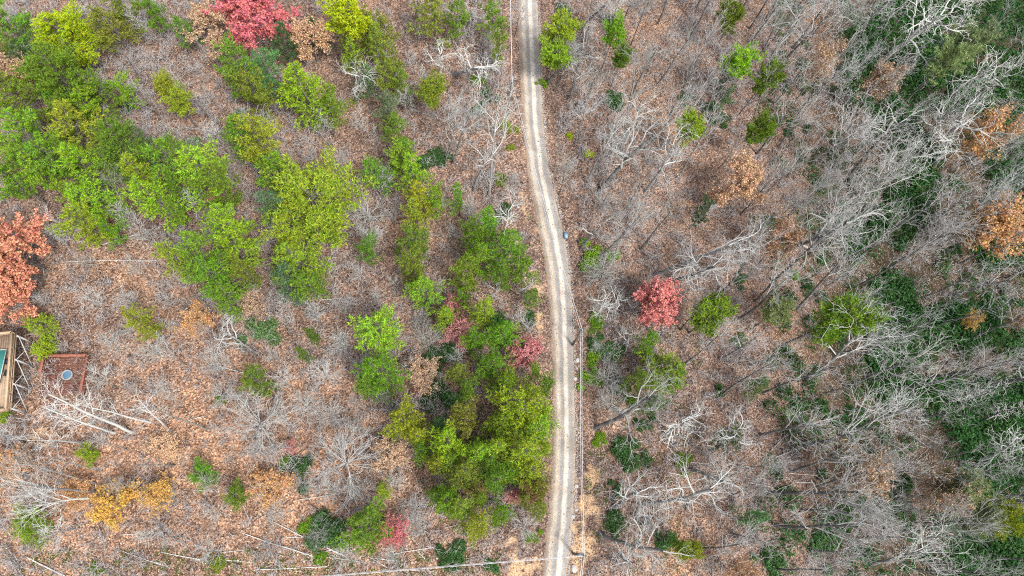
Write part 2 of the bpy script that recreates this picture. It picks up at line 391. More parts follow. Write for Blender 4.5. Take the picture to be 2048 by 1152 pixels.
# ------------------------------------------------------------------ tree prototypes
def rot_dir(d, ang, az):
    d = d/np.linalg.norm(d); r = np.array([0, 0, 1.]) if abs(d[2]) < .9 else np.array([1., 0, 0])
    u = np.cross(d, r); u /= np.linalg.norm(u); v = np.cross(d, u)
    return d*math.cos(ang)+(u*math.cos(az)+v*math.sin(az))*math.sin(ang)
def grow(rs_, p, d, L, r, lev, spec, out):
    """recursive bough: out[level] collects (p0, p1, r0, r1)"""
    sp = spec[lev]; n = sp['n']; pts = [p]; rad = [r]; cur = d/np.linalg.norm(d)
    for i in range(n):
        cur = cur+rs_.normal(0, sp['wob'], 3)+np.array([0, 0, sp['up']]); cur /= np.linalg.norm(cur)
        pts.append(pts[-1]+cur*L/n); rad.append(r*(1-(1-sp['tip'])*(i+1)/n))
    for i in range(n): out[min(lev, len(out)-1)].append((*pts[i], *pts[i+1], rad[i], rad[i+1]))
    if lev+1 >= len(spec): return
    nx_ = spec[lev+1]; k = max(1, int(round(nx_['kids']*rs_.uniform(.75, 1.25))))
    az0 = rs_.uniform(0, 6.28)
    for j in range(k):
        tt = nx_['from']+(1-nx_['from'])*((j+rs_.uniform(0, 1))/k); tt = min(tt, .999)
        i = int(tt*n); f = tt*n-i; q = pts[i]*(1-f)+pts[i+1]*f; qd = pts[i+1]-pts[i]
        ang = math.radians(rs_.uniform(*nx_['ang'])); nd = rot_dir(qd, ang, az0+j*2.4+rs_.normal(0, .4))
        if lev >= 1 and nd[2] < -.25: nd[2] *= .3
        grow(rs_, q, nd, L*nx_['len']*rs_.uniform(.7, 1.2)*(1-.35*tt*(lev == 0)), max(.016, (rad[i]*(1-f)+rad[i+1]*f)*nx_['rad']), lev+1, spec, out)
def seg_mesh(lst, name, mat, sides, smooth=True):
    g = MB()
    for s_, l in zip(sides, lst):
        if not l: continue
        a = np.array(l); g.segs(a[:, :3], a[:, 3:6], a[:, 6], a[:, 7], s_)
    return g.mesh(name, mat, smooth)
S = lambda n, wob, up, tip, kids=0, frm=0, ang=(0, 0), ln=0, rad=0: dict(n=n, wob=wob, up=up, tip=tip, kids=kids, **{'from': frm}, ang=ang, len=ln, rad=rad)
def bare(seed, H, r, kind):
    rs_ = np.random.default_rng(seed); out = [[], [], [], [], []]
    if kind == 'vase':      # ascending fan of limbs and twigs
        spec = [S(9, .035, .02, .35), S(6, .11, .06, .35, 8, .46, (22, 52), .46, .62), S(4, .15, .05, .45, 5, .2, (22, 50), .52, .62), S(3, .16, .04, .55, 3.6, .15, (22, 50), .55, .64), S(2, .16, .03, .7, 1.6, .2, (20, 45), .6, .8)]
    elif kind == 'fan':     # finer, hazier crown
        spec = [S(9, .035, .02, .3), S(5, .10, .06, .35, 10, .42, (20, 46), .44, .5), S(4, .14, .05, .45, 6, .2, (22, 48), .55, .6), S(3, .15, .04, .55, 4, .15, (22, 50), .55, .62), S(2, .15, .03, .7, 2, .2, (20, 45), .6, .8)]
    elif kind == 'pole':    # long straight stem, small sparse crown
        spec = [S(10, .03, .01, .35), S(4, .13, .05, .4, 13, .42, (30, 62), .21, .42), S(3, .16, .04, .5, 4, .2, (25, 52), .55, .62), S(2, .16, .03, .6, 3, .2, (25, 50), .55, .7)]
    elif kind == 'gnarl':   # heavy crooked pale limbs
        spec = [S(8, .09, .02, .5), S(7, .24, .02, .35, 8, .38, (35, 70), .55, .66), S(5, .26, .02, .4, 5.5, .25, (30, 65), .50, .64), S(4, .26, .02, .5, 4, .25, (30, 65), .48, .62), S(2, .22, .02, .6, 2, .3, (25, 60), .5, .7)]
    elif kind == 'round':   # open grown crown, twigs in all directions
        spec = [S(5, .05, .02, .5), S(6, .08, .03, .3, 26, .25, (25, 78), 1.30, .42), S(4, .12, .02, .4, 6, .25, (20, 42), .42, .62), S(3, .14, .02, .5, 3.4, .2, (20, 45), .5, .62), S(2, .14, .01, .6, 1.6, .3, (20, 45), .5, .7)]
    elif kind == 'snag':    # dead stem with short stubs
        spec = [S(10, .03, .01, .25), S(3, .15, .03, .4, 30, .3, (50, 95), .10, .30), S(2, .2, .0, .6, 2, .3, (30, 60), .5, .6)]
    else:                   # sapling
        spec = [S(8, .05, .02, .2), S(4, .10, .06, .4, 14, .25, (25, 50), .38, .5), S(3, .14, .04, .5, 5, .2, (25, 50), .5, .6), S(2, .14, .03, .6, 3, .2, (25, 50), .55, .65)]
    grow(rs_, np.zeros(3), np.array([0, 0, 1.]), H*(.82 if kind != 'round' else .45), r, 0, spec, out)
    # flare at the foot
    t0 = out[0][0]; out[0].insert(0, (t0[0], t0[1], -.5, t0[0], t0[1], .5, r*1.5, r*1.02))
    return seg_mesh([out[0]], 'trunk', MAT['bark'], [8]), seg_mesh(out[1:], 'branches', MAT['twig'], [5, 4, 3, 3])
BARE = {}
BARE['vase'] = [bare(100+i, 16, .21, 'vase') for i in range(9)]
BARE['fan'] = [bare(150+i, 16, .17, 'fan') for i in range(5)]
BARE['pole'] = [bare(180+i, 17, .16, 'pole') for i in range(6)]
BARE['gnarl'] = [bare(200+i, 14, .30, 'gnarl') for i in range(6)]
BARE['round'] = [bare(300+i, 8, .16, 'round') for i in range(4)]
BARE['snag'] = [bare(400+i, 16, .17, 'snag') for i in range(3)]
BARE['sapling'] = [bare(500+i, 7, .07, 'sapling') for i in range(5)]
BH = dict(fan=16, pole=17, vase=16, gnarl=14, round=8, snag=16, sapling=7)

def tris_at(g, P, D, L, Wd, rs_, rn):
    """one narrow needle-bundle triangle at each P along D"""
    n = len(P); ref = rs_.normal(size=(n, 3)); u = np.cross(D, ref); u /= np.linalg.norm(u, axis=1, keepdims=True)+1e-9
    A = P-u*Wd[:, None]/2; B = P+u*Wd[:, None]/2; C = P+D*L[:, None]
    g.add(np.stack([A, B, C], 1).reshape(-1, 3), np.arange(3*n).reshape(-1, 3), rn)
def conifer(seed, H, R, style):
    """trunk + boughs carrying needle tufts (style tuft: pine; spray: feathery flat sprays)"""
    rs_ = np.random.default_rng(seed); seg = []; tp, td = [], []
    n = 10; pts = [np.zeros(3)]; cur = np.array([0, 0, 1.])
    for i in range(n):
        cur = cur+rs_.normal(0, .035, 3)+[0, 0, .03]; cur /= np.linalg.norm(cur); pts.append(pts[-1]+cur*H/n)
    r0 = .17
    seg0 = [(*pts[i], *pts[i+1], r0*(1-.9*i/n), r0*(1-.9*(i+1)/n)) for i in range(n)]
    seg0.insert(0, (0, 0, -.4, 0, 0, .4, r0*1.4, r0))
    lobes = rs_.uniform(.30, 1.25, 9)
    nb = int({'tuft': 46, 'tall': 66, 'spray': 50}[style]*(1.9 if R > 4 else 1))
    for b in range(nb):
        t0_ = .54 if style == 'tall' else .24; t = t0_+(.98-t0_)*(b+rs_.uniform(0, 1))/nb; i = int(t*n); f = t*n-i; q = pts[i]*(1-f)+pts[min(i+1, n)]*f
        az = b*2.4+rs_.normal(0, .35)
        env = (1-((t-.52)/.52)**2)**.6 if style == 'tuft' else max(.05, 1-((t-.74)/.27)**2)**.55 if style == 'tall' else min(1, (1.03-t)/.55)**.85*(.75+.25*min(1, (t-.25)/.12))
        L = max(.5, R*env*lobes[int((az/(2*math.pi)*9+t*7)) % 9]*rs_.uniform(.6, 1.2))
        dv = np.array([math.cos(az), math.sin(az), rs_.uniform(.0, .45) if style != 'spray' else rs_.uniform(-.15, .25)]); dv /= np.linalg.norm(dv)
        m = 4; bp = [q]; c = dv
        for k in range(m):
            c = c+rs_.normal(0, .09, 3)+[0, 0, .06]; c /= np.linalg.norm(c); bp.append(bp[-1]+c*L/m)
        for k in range(m): seg.append((*bp[k], *bp[k+1], .045*(1-.8*k/m), .045*(1-.8*(k+1)/m)))
        nsub = int(3+L*1.9)
        for s_ in range(nsub):
            u = .28+.74*(s_+rs_.uniform(0, 1))/nsub; u = min(u, .99); k = int(u*m); f = u*m-k
            q2 = bp[k]*(1-f)+bp[k+1]*f; bd = bp[k+1]-bp[k]; bd /= np.linalg.norm(bd)
            side = 1 if s_ % 2 else -1
            pd = np.cross(bd, [0, 0, 1.])*side; sd_ = bd*.7+pd*rs_.uniform(.4, 1.0)+np.array([0, 0, rs_.uniform(-.1, .4)]); sd_ /= np.linalg.norm(sd_)
            sl = (.28+.5*(1-u))*min(L, 3.2)*.55*rs_.uniform(.7, 1.3)+.15
            e = q2+sd_*sl; seg.append((*q2, *e, .018, .01))
            kk = max(2, int(sl/.26))
            for z in range(kk):
                tp.append(q2+(e-q2)*(z+.7)/kk+rs_.normal(0, .04, 3)); td.append(sd_)
    tp = np.array(tp); td = np.array(td); per = {'tuft': 9, 'tall': 11, 'spray': 8}[style]
    P = np.repeat(tp, per, 0); D = np.repeat(td, per, 0)
    if style != 'spray':
        D = D*.55+rs_.normal(0, .62, D.shape)+[0, 0, .30]; Ln = rs_.uniform(.26, .50, len(P)); Wd = rs_.uniform(.07, .13, len(P))
    else:
        D = D*.9+rs_.normal(0, .55, D.shape)*[1, 1, .55]; Ln = rs_.uniform(.26, .46, len(P)); Wd = rs_.uniform(.07, .13, len(P))
    D /= np.linalg.norm(D, axis=1, keepdims=True)
    P = P+rs_.normal(0, .05, P.shape)
    tuft_r = np.repeat(rs_.uniform(0, 1, len(tp)), per)
    g = MB(); tris_at(g, P, D, Ln, Wd, rs_, np.clip(.7*tuft_r+.3*rs_.uniform(0, 1, len(P)), 0, 1))
    crown = g.mesh('crown', MAT['needle'], False, True)
    g = MB(); a = np.array(seg0); g.segs(a[:, :3], a[:, 3:6], a[:, 6], a[:, 7], 7)
    trunk = g.mesh('trunk', MAT['bark'], True)
    g = MB(); a = np.array(seg); g.segs(a[:, :3], a[:, 3:6], a[:, 6], a[:, 7], 3)
    boughs = g.mesh('boughs', MAT['twig'], True)
    return trunk, boughs, crown
PINE = {'tuft': [conifer(600+i, 13, 3.4, 'tuft') for i in range(5)], 'spray': [conifer(650+i, 13, 3.4, 'spray') for i in range(4)], 'tall': [conifer(680+i, 13, 3.4, 'tall') for i in range(4)], 'big': [conifer(690+i, 13, 5.4, 'tuft' if i else 'spray') for i in range(2)]}
def quads_at(g, P, Nn, size, rs_, rn, asp=.7):
    n = len(P); ref = rs_.normal(size=(n, 3)); u = np.cross(Nn, ref); u /= np.linalg.norm(u, axis=1, keepdims=True)+1e-9; v = np.cross(Nn, u)
    s_ = size[:, None]; fold = Nn*s_*.18
    A = P-u*s_*.5; B = P+v*s_*.5*asp+fold; C = P+u*s_*.5; D = P-v*s_*.5*asp+fold
    g.add(np.stack([A, B, C, D], 1).reshape(-1, 4*3).reshape(-1, 3), np.arange(4*n).reshape(-1, 4), rn)
def broadleaf(seed, H, R, dens=1.0, size=.24):
    rs_ = np.random.default_rng(seed); out = [[], [], [], [], []]
    spec = [S(7, .05, .02, .35), S(6, .10, .06, .3, 12, .3, (30, 62), .55, .5), S(4, .14, .05, .4, 7, .25, (25, 55), .5, .6), S(3, .15, .03, .5, 5, .2, (25, 55), .5, .6), S(2, .15, .02, .6, 3, .2, (25, 55), .5, .7)]
    grow(rs_, np.zeros(3), np.array([0, 0, 1.]), H*.82, .15, 0, spec, out)
    out[0].insert(0, (0, 0, -.4, 0, 0, .4, .21, .155))
    a = np.array(out[3]+out[4]); n = len(a); k = max(1, int(round(9000*dens/n)))
    tt = rs_.uniform(0, 1, (n, k, 1)); P = (a[:, None, :3]*(1-tt)+a[:, None, 3:6]*tt).reshape(-1, 3)+rs_.normal(0, .13, (n*k, 3))
    Nn = rs_.normal(0, .7, P.shape)+[0, 0, .9]; Nn /= np.linalg.norm(Nn, axis=1, keepdims=True)
    rb = np.repeat(rs_.uniform(0, 1, n), k)
    g = MB(); quads_at(g, P, Nn, rs_.uniform(.7, 1.25, len(P))*size, rs_, np.clip(.5*rb+.5*rs_.uniform(0, 1, len(P)), 0, 1))
    ext = np.percentile(np.hypot(P[:, 0], P[:, 1]), 92); sc = R/ext
    crown = g.mesh('crown', MAT['leaf'], False, True)
    tr = seg_mesh([out[0]], 'trunk', MAT['bark'], [7]); br = seg_mesh(out[1:], 'boughs', MAT['twig'], [5, 4, 3, 3])
    for m_ in (crown, tr, br): m_.transform(Matrix.Diagonal((sc, sc, 1, 1)))
    return tr, br, crown
BROAD = {'full': [broadleaf(700+i, 11, 4, 1.6, .30) for i in range(3)], 'thin': [broadleaf(720+i, 9, 3, .34, .24) for i in range(4)], 'half': [broadleaf(740+i, 10, 3.4, .8, .26) for i in range(3)]}
def shrub(seed, R=1.5, Hh=1.8, n=2600, size=.20):
    rs_ = np.random.default_rng(seed); g = MB(); st = MB(); P0, P1 = [], []
    lob = [(rs_.normal(0, .58, 3)*[R, R, .25*Hh]+[0, 0, Hh*.55], rs_.uniform(.35, .6)) for _ in range(9)]
    pts = []
    for c, q in lob:
        m = n//9; v = rs_.normal(size=(m, 3)); v /= np.linalg.norm(v, axis=1, keepdims=True); v *= rs_.uniform(.45, 1.05, (m, 1))
        pts.append(c+v*[R*q, R*q, Hh*q*.8]); P0.append([rs_.normal(0, .08), rs_.normal(0, .08), -.2]); P1.append(c)
    P = np.concatenate(pts); P[:, 2] = np.maximum(P[:, 2], .06)
    Nn = rs_.normal(0, .6, P.shape)+[0, 0, .8]; Nn /= np.linalg.norm(Nn, axis=1, keepdims=True)
    quads_at(g, P, Nn, rs_.uniform(.7, 1.3, len(P))*size, rs_, rs_.uniform(0, 1, len(P)), .55)
    st.segs(np.array(P0), np.array(P1), np.full(9, .04), np.full(9, .015), 4)
    return st.mesh('stems', MAT['bark'], True), g.mesh('foliage', MAT['leaf'], False, True)
SHRUB = [shrub(800+i) for i in range(4)]

# ------------------------------------------------------------------ placing things
PLANTS = []       # (object, photo point of the crown, kind, adjective) -> labels are written at the end
def place(kind, parts, base, axis_vec, scale_xy, scale_z, names, cols, rz):
    root = empty(kind, base)
    zq = Vector((0, 0, 1)).rotation_difference(Vector(axis_vec).normalized())
    root.rotation_mode = 'QUATERNION'
    from mathutils import Quaternion
    root.rotation_quaternion = zq @ Quaternion((0, 0, 1), rz)
    root.scale = (scale_xy, scale_xy, scale_z)
    for nm, me_, c in zip(names, parts, cols): link(nm, me_, root, c)
    return root
TONE = {'Y': ((.36, .45, .016), 'yellow-green'), 'L': ((.255, .37, .030), 'lime green'), 'G': ((.155, .275, .026), 'bright green'), 'O': ((.195, .25, .034), 'olive green'),
        'B': ((.13, .22, .085), 'bluish green'), 'D': ((.06, .13, .042), 'dark green'), 'P': ((.26, .33, .14), 'pale sage green')}
def jit(c, a=.12):                # brightness jitter, with only a little drift between the channels
    k = random.uniform(1-a, 1+a); return tuple(max(0, x*k*random.uniform(1-a*.25, 1+a*.25)) for x in c)
def jith(c, a=.2): return tuple(max(0, x*random.uniform(1-a, 1+a)) for x in c)
def pine(cx, cy, r, tone='G', H=None, style=None):
    H0_ = H; H = 7.5+r*.155 if H is None else H
    style = style or random.choice(['tuft', 'spray', 'spray'])
    c = at(cx, cy, (.77 if style == 'tall' else .62)*H); base = Vector((c.x, c.y, float(hgt(c.x, c.y))))
    rm = r/ppm(c)*(.98 if H0_ is None else 1)
    col, adj = TONE[tone]
    big = rm > 4.1 and style != 'tall'; pr = random.choice(PINE['big' if big else style])
    o = place('pine_tree', pr, base, (random.gauss(0, .03), random.gauss(0, .03), 1), rm/(4.7 if big else 3.0), H/13, ('trunk', 'boughs', 'crown'), ((.09, .075, .065), (.085, .07, .055), jith(col, .17)), random.uniform(0, 6.28))
    PLANTS.append((o, (cx, cy), 'pine', adj, r)); return o
LEAF = {'crimson': (.55, .15, .16), 'coral': (.64, .285, .185), 'coralred': (.58, .22, .19), 'orange': (.57, .32, .14), 'gold': (.60, .36, .09), 'tan': (.50, .34, .22), 'pink': (.54, .22, .215), 'peach': (.56, .36, .22), 'russet': (.46, .27, .15)}
LADJ = dict(crimson='crimson', coral='coral orange', coralred='coral red', orange='orange', gold='golden orange', tan='tan brown', pink='dusty pink', peach='pale peach', russet='russet')
def autumn(cx, cy, r, colr, dens='half', H=None):
    if H is None: H = 4.5+r*.10
    c = at(cx, cy, .62*H); base = Vector((c.x, c.y, float(hgt(c.x, c.y)))); rm = r/ppm(c)
    pr = random.choice(BROAD[dens]); R0 = {'full': 4, 'thin': 3, 'half': 3.4}[dens]; H0 = {'full': 11, 'thin': 9, 'half': 10}[dens]
    o = place('autumn_tree', pr, base, (random.gauss(0, .04), random.gauss(0, .04), 1), rm/R0, H/H0, ('trunk', 'boughs', 'crown'), ((.13, .115, .10), (.22, .20, .19), jit(LEAF[colr], .05)), random.uniform(0, 6.28))
    PLANTS.append((o, (cx, cy), 'autumn', LADJ[colr], r)); return o
def bare_tree(bx, by, H, kind='vase', top=None, pale=None, wide=1.0, base=None):
    b = base if base is not None else at(bx, by)
    ax = Vector((random.gauss(0, .05), random.gauss(0, .05), 1))
    if top is not None:
        tpt = atz(top[0], top[1], b.z+H); ax = tpt-b; H = ax.length
    pale = random.uniform(0, 1) if pale is None else pale
    tc = (.055+.12*pale**2, .05+.118*pale**2, .046+.115*pale**2); tc = (.40, .40, .385) if pale >= 1 else tc; bc = (.19+.25*pale, .188+.25*pale, .18+.24*pale) if pale < .92 else (.52, .52, .49)
    H0 = BH[kind]
    if kind == 'pole' and pale >= 1: wide *= 1.45
    o = place({'sapling': 'bare_sapling', 'snag': 'dead_tree'}.get(kind, 'bare_tree'), random.choice(BARE[kind]), b, ax, H/H0*wide*random.uniform(.9, 1.12), H/H0, ('trunk', 'branches'), (jit(tc, .1), jit(bc, .08)), random.uniform(0, 6.28))
    tpz = b+ax.normalized()*H*.75; pp = proj([tpz])[0]
    adj = ('pale' if pale > .66 else 'grey' if pale > .33 else 'dark')
    PLANTS.append((o, (float(pp[0]), float(pp[1])), 'bare_'+kind, adj, 20)); return o
def bush(cx, cy, r, tone='D', H=None):
    H = H or max(.9, r*.055); c = at(cx, cy, H*.5); rm = r/ppm(c); base = Vector((c.x, c.y, float(hgt(c.x, c.y))))
    col, adj = TONE.get(tone, (None, None))
    if col is None: col, adj = LEAF[tone], LADJ[tone]
    o = place('shrub', random.choice(SHRUB), base, (0, 0, 1), rm/1.45, H/1.8, ('stems', 'foliage'), ((.12, .1, .09), jit(col)), random.uniform(0, 6.28))
    PLANTS.append((o, (cx, cy), 'shrub', adj, r)); return o

# ------------------------------------------------------------------ evergreens (photo point of the crown, radius in photo pixels, tone)
PINES = """15 110 30 G|172 218 26 L|250 180 20 L|75 345 28 L|160 395 28 L|300 298 24 B|355 388 20 G|702 85 24 O|640 62 20 D|765 58 24 O|800 170 20 O|830 422 28 L|872 408 22 L|1000 545 24 G|1062 592 18 G|1080 742 20 G|115 210 28 G|10 300 28 L|125 60 70 Y t 13|20 50 42 G|62 122 34 D|215 40 34 O|250 18 28 O|300 22 26 G|130 165 52 G|192 172 34 G|330 172 24 L t 9|362 205 28 L t 9|
35 195 44 G|60 270 52 G s|130 255 50 L|22 352 42 G|105 320 40 G|165 325 48 L|232 305 54 G|290 345 44 L|345 330 46 G|405 340 52 L|440 372 36 G|372 50 20 G|
480 150 40 G|505 185 34 O|482 270 36 G|520 290 44 L|552 330 40 G|565 82 26 D|540 150 34 B|580 175 36 L|615 190 42 L|650 215 36 G|
690 30 46 Y t 14|735 62 30 O|752 95 32 O|785 130 24 O|775 165 22 O|700 112 22 L|735 165 20 B|770 215 26 B|790 252 24 G|808 300 22 G|
870 25 40 O s|912 42 26 O|990 32 27 G|862 172 30 O t 11|800 322 24 L|828 345 32 L s|848 392 36 L s|762 345 27 G|920 392 21 G|1000 95 18 O|
195 395 40 L|180 445 36 L|215 465 22 G|318 400 38 L|345 425 22 G|380 520 40 G|350 510 28 L|440 450 40 L|465 495 40 L|500 545 28 O|430 560 42 G|455 595 36 G|
632 405 82 L t 13|550 425 30 B|560 480 40 L|590 525 46 L|570 560 34 B|615 560 32 G|285 648 30 L|90 648 22 L s 5|84 690 20 L s 4|62 640 16 G s 5|
830 478 30 G|832 535 34 G|850 580 36 L s|735 500 22 G|790 492 14 G|945 465 24 G|990 455 34 G|1010 500 38 G|955 515 30 G|935 555 32 G|1040 540 30 G|
750 660 48 L t 13|765 745 42 G s|735 770 26 G|625 670 12 G|600 705 14 G|892 635 26 L|975 625 34 L|1000 668 34 G|915 745 24 O|975 725 36 G|1010 760 34 G|
525 760 30 G|1060 780 36 L|1035 830 46 L|1075 860 38 L|1040 905 46 L|1000 850 34 G|815 835 36 L|850 875 34 L|895 890 38 L|930 850 34 O|880 850 24 D|955 905 36 L|
985 890 40 L|930 950 36 O|985 955 32 G|1060 945 36 L|900 1000 30 G|880 985 22 G|920 1035 38 O s|950 1055 34 L|1000 1040 26 G|965 1000 24 G|1090 820 22 L|1095 900 20 L|
900 925 30 G|1080 1030 18 O|765 990 20 L|735 1055 46 G t 9|475 985 22 G t 6|178 908 22 L t 5|410 955 24 G t 5|60 1050 36 G s 5|1075 985 22 O|1098 770 20 G|
1115 62 30 L t 12|1105 100 30 L t 11|1225 70 23 L t 13|1243 112 16 G t 11|1466 40 22 G t 13|1475 122 36 L t 14|1458 150 16 D|1524 160 23 G t 14|1382 258 26 L t 11|1510 268 24 G t 14|1450 190 16 B|
1418 632 42 G t 12|1675 630 52 G t 21|1555 622 24 P t 14|1318 728 40 O s 11|1275 758 24 O s|1342 762 22 G s|1300 690 22 G|1300 805 24 B|1520 772 22 B|1385 1105 24 L t 9|1362 1088 18 G|
1450 878 22 B|1505 1035 28 B|1930 95 32 P t 18|1895 125 32 P t 18|1962 72 24 P t 18|1925 1000 42 P t 17|1988 1030 34 L t 17|1950 1045 30 P t 17|
1405 425 18 D|1690 310 14 D|5 760 1 G|1190 655 12 G|925 600 18 G|955 680 22 G|940 780 22 G|870 920 22 L|845 905 20 G|1000 920 30 G|1050 1000 16 O|1025 950 22 G""".replace('\n', '').split('|')
for row in PINES:
    q = row.split()
    if int(q[2]) < 5: continue
    tall = len(q) > 5 and q[4] == 't' and (float(q[0]) > 1080 or q[0] in ('690', '330', '362', '862'))
    st = 'tall' if tall else {'t': 'tuft', 's': 'spray'}.get(q[4]) if len(q) > 4 else None
    pine(float(q[0]), float(q[1]), float(q[2])*(1.04 if 770 < float(q[0]) < 1115 and float(q[1]) > 420 else 1.07), q[3], float(q[5]) if len(q) > 5 else None, st)
# ------------------------------------------------------------------ trees in autumn colour
for cx, cy, r, c, dn, H in [(505, 30, 68, 'crimson', 'full', 12), (35, 505, 66, 'coral', 'full', 12), (25, 590, 48, 'coral', 'full', 9), (1303, 612, 46, 'coralred', 'full', 10),
        (1985, 450, 62, 'orange', 'half', 15), (1945, 275, 46, 'orange', 'thin', 15), (435, 70, 48, 'tan', 'half', 9), (622, 80, 44, 'peach', 'half', 9), (35, 150, 46, 'tan', 'half', 10),
        (1468, 365, 52, 'peach', 'half', 12), (1060, 712, 32, 'pink', 'full', 7), (910, 605, 22, 'pink', 'half', 6), (922, 672, 30, 'pink', 'thin', 7), (1050, 985, 34, 'pink', 'half', 6),
        (242, 1000, 46, 'gold', 'half', 5), (320, 990, 30, 'gold', 'thin', 4), (790, 1068, 34, 'crimson', 'thin', 5), (785, 915, 40, 'tan', 'thin', 5), (540, 965, 42, 'orange', 'thin', 4),
        (385, 640, 34, 'orange', 'thin', 5), (505, 610, 28, 'tan', 'thin', 6), (30, 935, 42, 'orange', 'thin', 5), (840, 755, 36, 'tan', 'thin', 5), (950, 985, 22, 'russet', 'thin', 5),
        (1750, 170, 30, 'tan', 'thin', 14), (1560, 490, 36, 'russet', 'thin', 13), (1700, 950, 50, 'tan', 'thin', 15), (1860, 985, 40, 'tan', 'thin', 15), (1940, 645, 18, 'gold', 'thin', 6), (2030, 640, 24, 'russet', 'thin', 8),
        (430, 400, 18, 'pink', 'thin', 6), (150, 990, 30, 'orange', 'thin', 3), (330, 900, 34, 'peach', 'thin', 3), (580, 900, 14, 'coralred', 'thin', 3), (1640, 140, 34, 'tan', 'thin', 14), (1480, 1140, 34, 'russet', 'thin', 9)]:
    autumn(cx, cy, r, c, dn, H)
# ------------------------------------------------------------------ named bare trees
B = bare_tree
# left of the road
for bx, by, H, k, top, pale in [(425, 240, 12, 'pole', (335, 125), .6), (398, 297, 11, 'snag', (300, 225), .8), (240, 213, 9, 'sapling', (190, 150), .7), (228, 262, 7, 'sapling', (195, 210), .9),
        (683, 115, 10, 'snag', (676, 25), 1.), (712, 205, 11, 'gnarl', (700, 118), .9), (725, 285, 9, 'sapling', (705, 215), .8), (880, 148, 10, 'gnarl', (890, 78), 1.), (905, 150, 11, 'gnarl', (1000, 95), .95),
        (862, 268, 9, 'snag', (862, 175), .3), (890, 326, 13, 'vase', (918, 205), .6), (905, 328, 12, 'vase', (945, 200), .4), (948, 382, 10, 'gnarl', (962, 285), .7), (978, 392, 15, 'vase', (1012, 190), .85), (1000, 300, 14, 'pole', (1035, 165), .95),
        (635, 338, 9, 'sapling', (600, 260), .6), (545, 285, 9, 'sapling', (525, 215), .6), (790, 240, 8, 'sapling', (780, 190), .3), (834, 95, 8, 'snag', (830, 40), .2),
        (790, 455, 7, 'sapling', (785, 400), .2), (745, 485, 5, 'round', None, .95), (738, 440, 6, 'round', None, .8), (897, 490, 6, 'sapling', (905, 440), .4), (730, 575, 6, 'sapling', (705, 525), .7),
        (140, 493, 11, 'snag', (75, 445), .9), (165, 503, 12, 'sapling', (105, 440), .7), (295, 470, 9, 'sapling', (225, 400), .6), (330, 505, 9, 'sapling', (270, 440), .7), (430, 425, 9, 'sapling', (375, 385), .8),
        (300, 560, 8, 'sapling', (240, 520), .7), (225, 630, 8, 'sapling', (140, 580), .8), (265, 715, 9, 'sapling', (200, 660), .6), (370, 728, 8, 'sapling', (300, 690), .7), (510, 705, 9, 'gnarl', (445, 655), .9), (480, 745, 8, 'sapling', (420, 690), .6),
        (585, 640, 6, 'sapling', (565, 585), .7), (645, 655, 7, 'sapling', (620, 600), .7), (690, 640, 6, 'sapling', (670, 590), .6), (755, 620, 6, 'sapling', (745, 575), .6), (580, 670, 6, 'sapling', (560, 620), .7),
        (655, 755, 6, 'round', None, .95), (860, 690, 6, 'round', None, .7), (1005, 550, 6, 'gnarl', None, 1.), (1045, 585, 6, 'gnarl', None, .9), (1050, 655, 6, 'gnarl', None, .8), (985, 600, 6, 'gnarl', None, .7),
        (528, 860, 11.5, 'round', (518, 838), .8), (690, 930, 11.5, 'round', (682, 905), .75), (1045, 1050, 5, 'round', None, .9), (840, 1015, 4.5, 'round', None, .7), (825, 1045, 4.5, 'round', None, .8), (720, 985, 4, 'round', None, .7), (890, 935, 4.5, 'round', None, .6), (610, 970, 4, 'round', None, .5),
        (263, 865, 15, 'pole', (62, 788), 1.), (228, 866, 14, 'pole', (40, 822), 1.), (340, 862, 11, 'pole', (250, 800), 1.), (300, 845, 12, 'pole', (150, 790), 1.), (200, 940, 11, 'pole', (60, 905), .9), (415, 858, 10, 'snag', (260, 790), .4), (165, 885, 10, 'pole', (40, 865), 1.), (255, 900, 10, 'pole', (170, 868), .9),
        (190, 966, 13, 'pole', (15, 912), .9), (205, 985, 13, 'vase', (-20, 955), .9), (215, 992, 13, 'vase', (20, 1010), 1.), (350, 930, 9, 'snag', (260, 922), .2), (160, 1055, 9, 'sapling', (70, 1090), .9), (372, 820, 7, 'sapling', (335, 780), .6),
        (560, 400, 9, 'sapling', (530, 330), .5), (690, 560, 7, 'sapling', (650, 520), .8), (640, 470, 8, 'sapling', (610, 420), .5), (820, 235, 9, 'sapling', (815, 170), .5), (760, 310, 8, 'sapling', (745, 250), .5), (700, 360, 8, 'sapling', (680, 300), .6), (660, 300, 9, 'sapling', (640, 230), .6),
        (930, 60, 9, 'gnarl', (950, 10), .8), (830, 40, 9, 'gnarl', (850, -20), .8), (950, 270, 9, 'sapling', (965, 200), .8), (910, 260, 9, 'sapling', (905, 190), .8), (1005, 470, 7, 'gnarl', (1015, 420), 1.), (1020, 430, 7, 'gnarl', (1030, 385), .9), (905, 870, 5, 'sapling', None, .7), (805, 690, 6, 'sapling', None, .6), (560, 1030, 5, 'round', None, .7), (500, 1050, 4, 'sapling', None, .6)]:
    B(bx, by, H, k, top, pale)
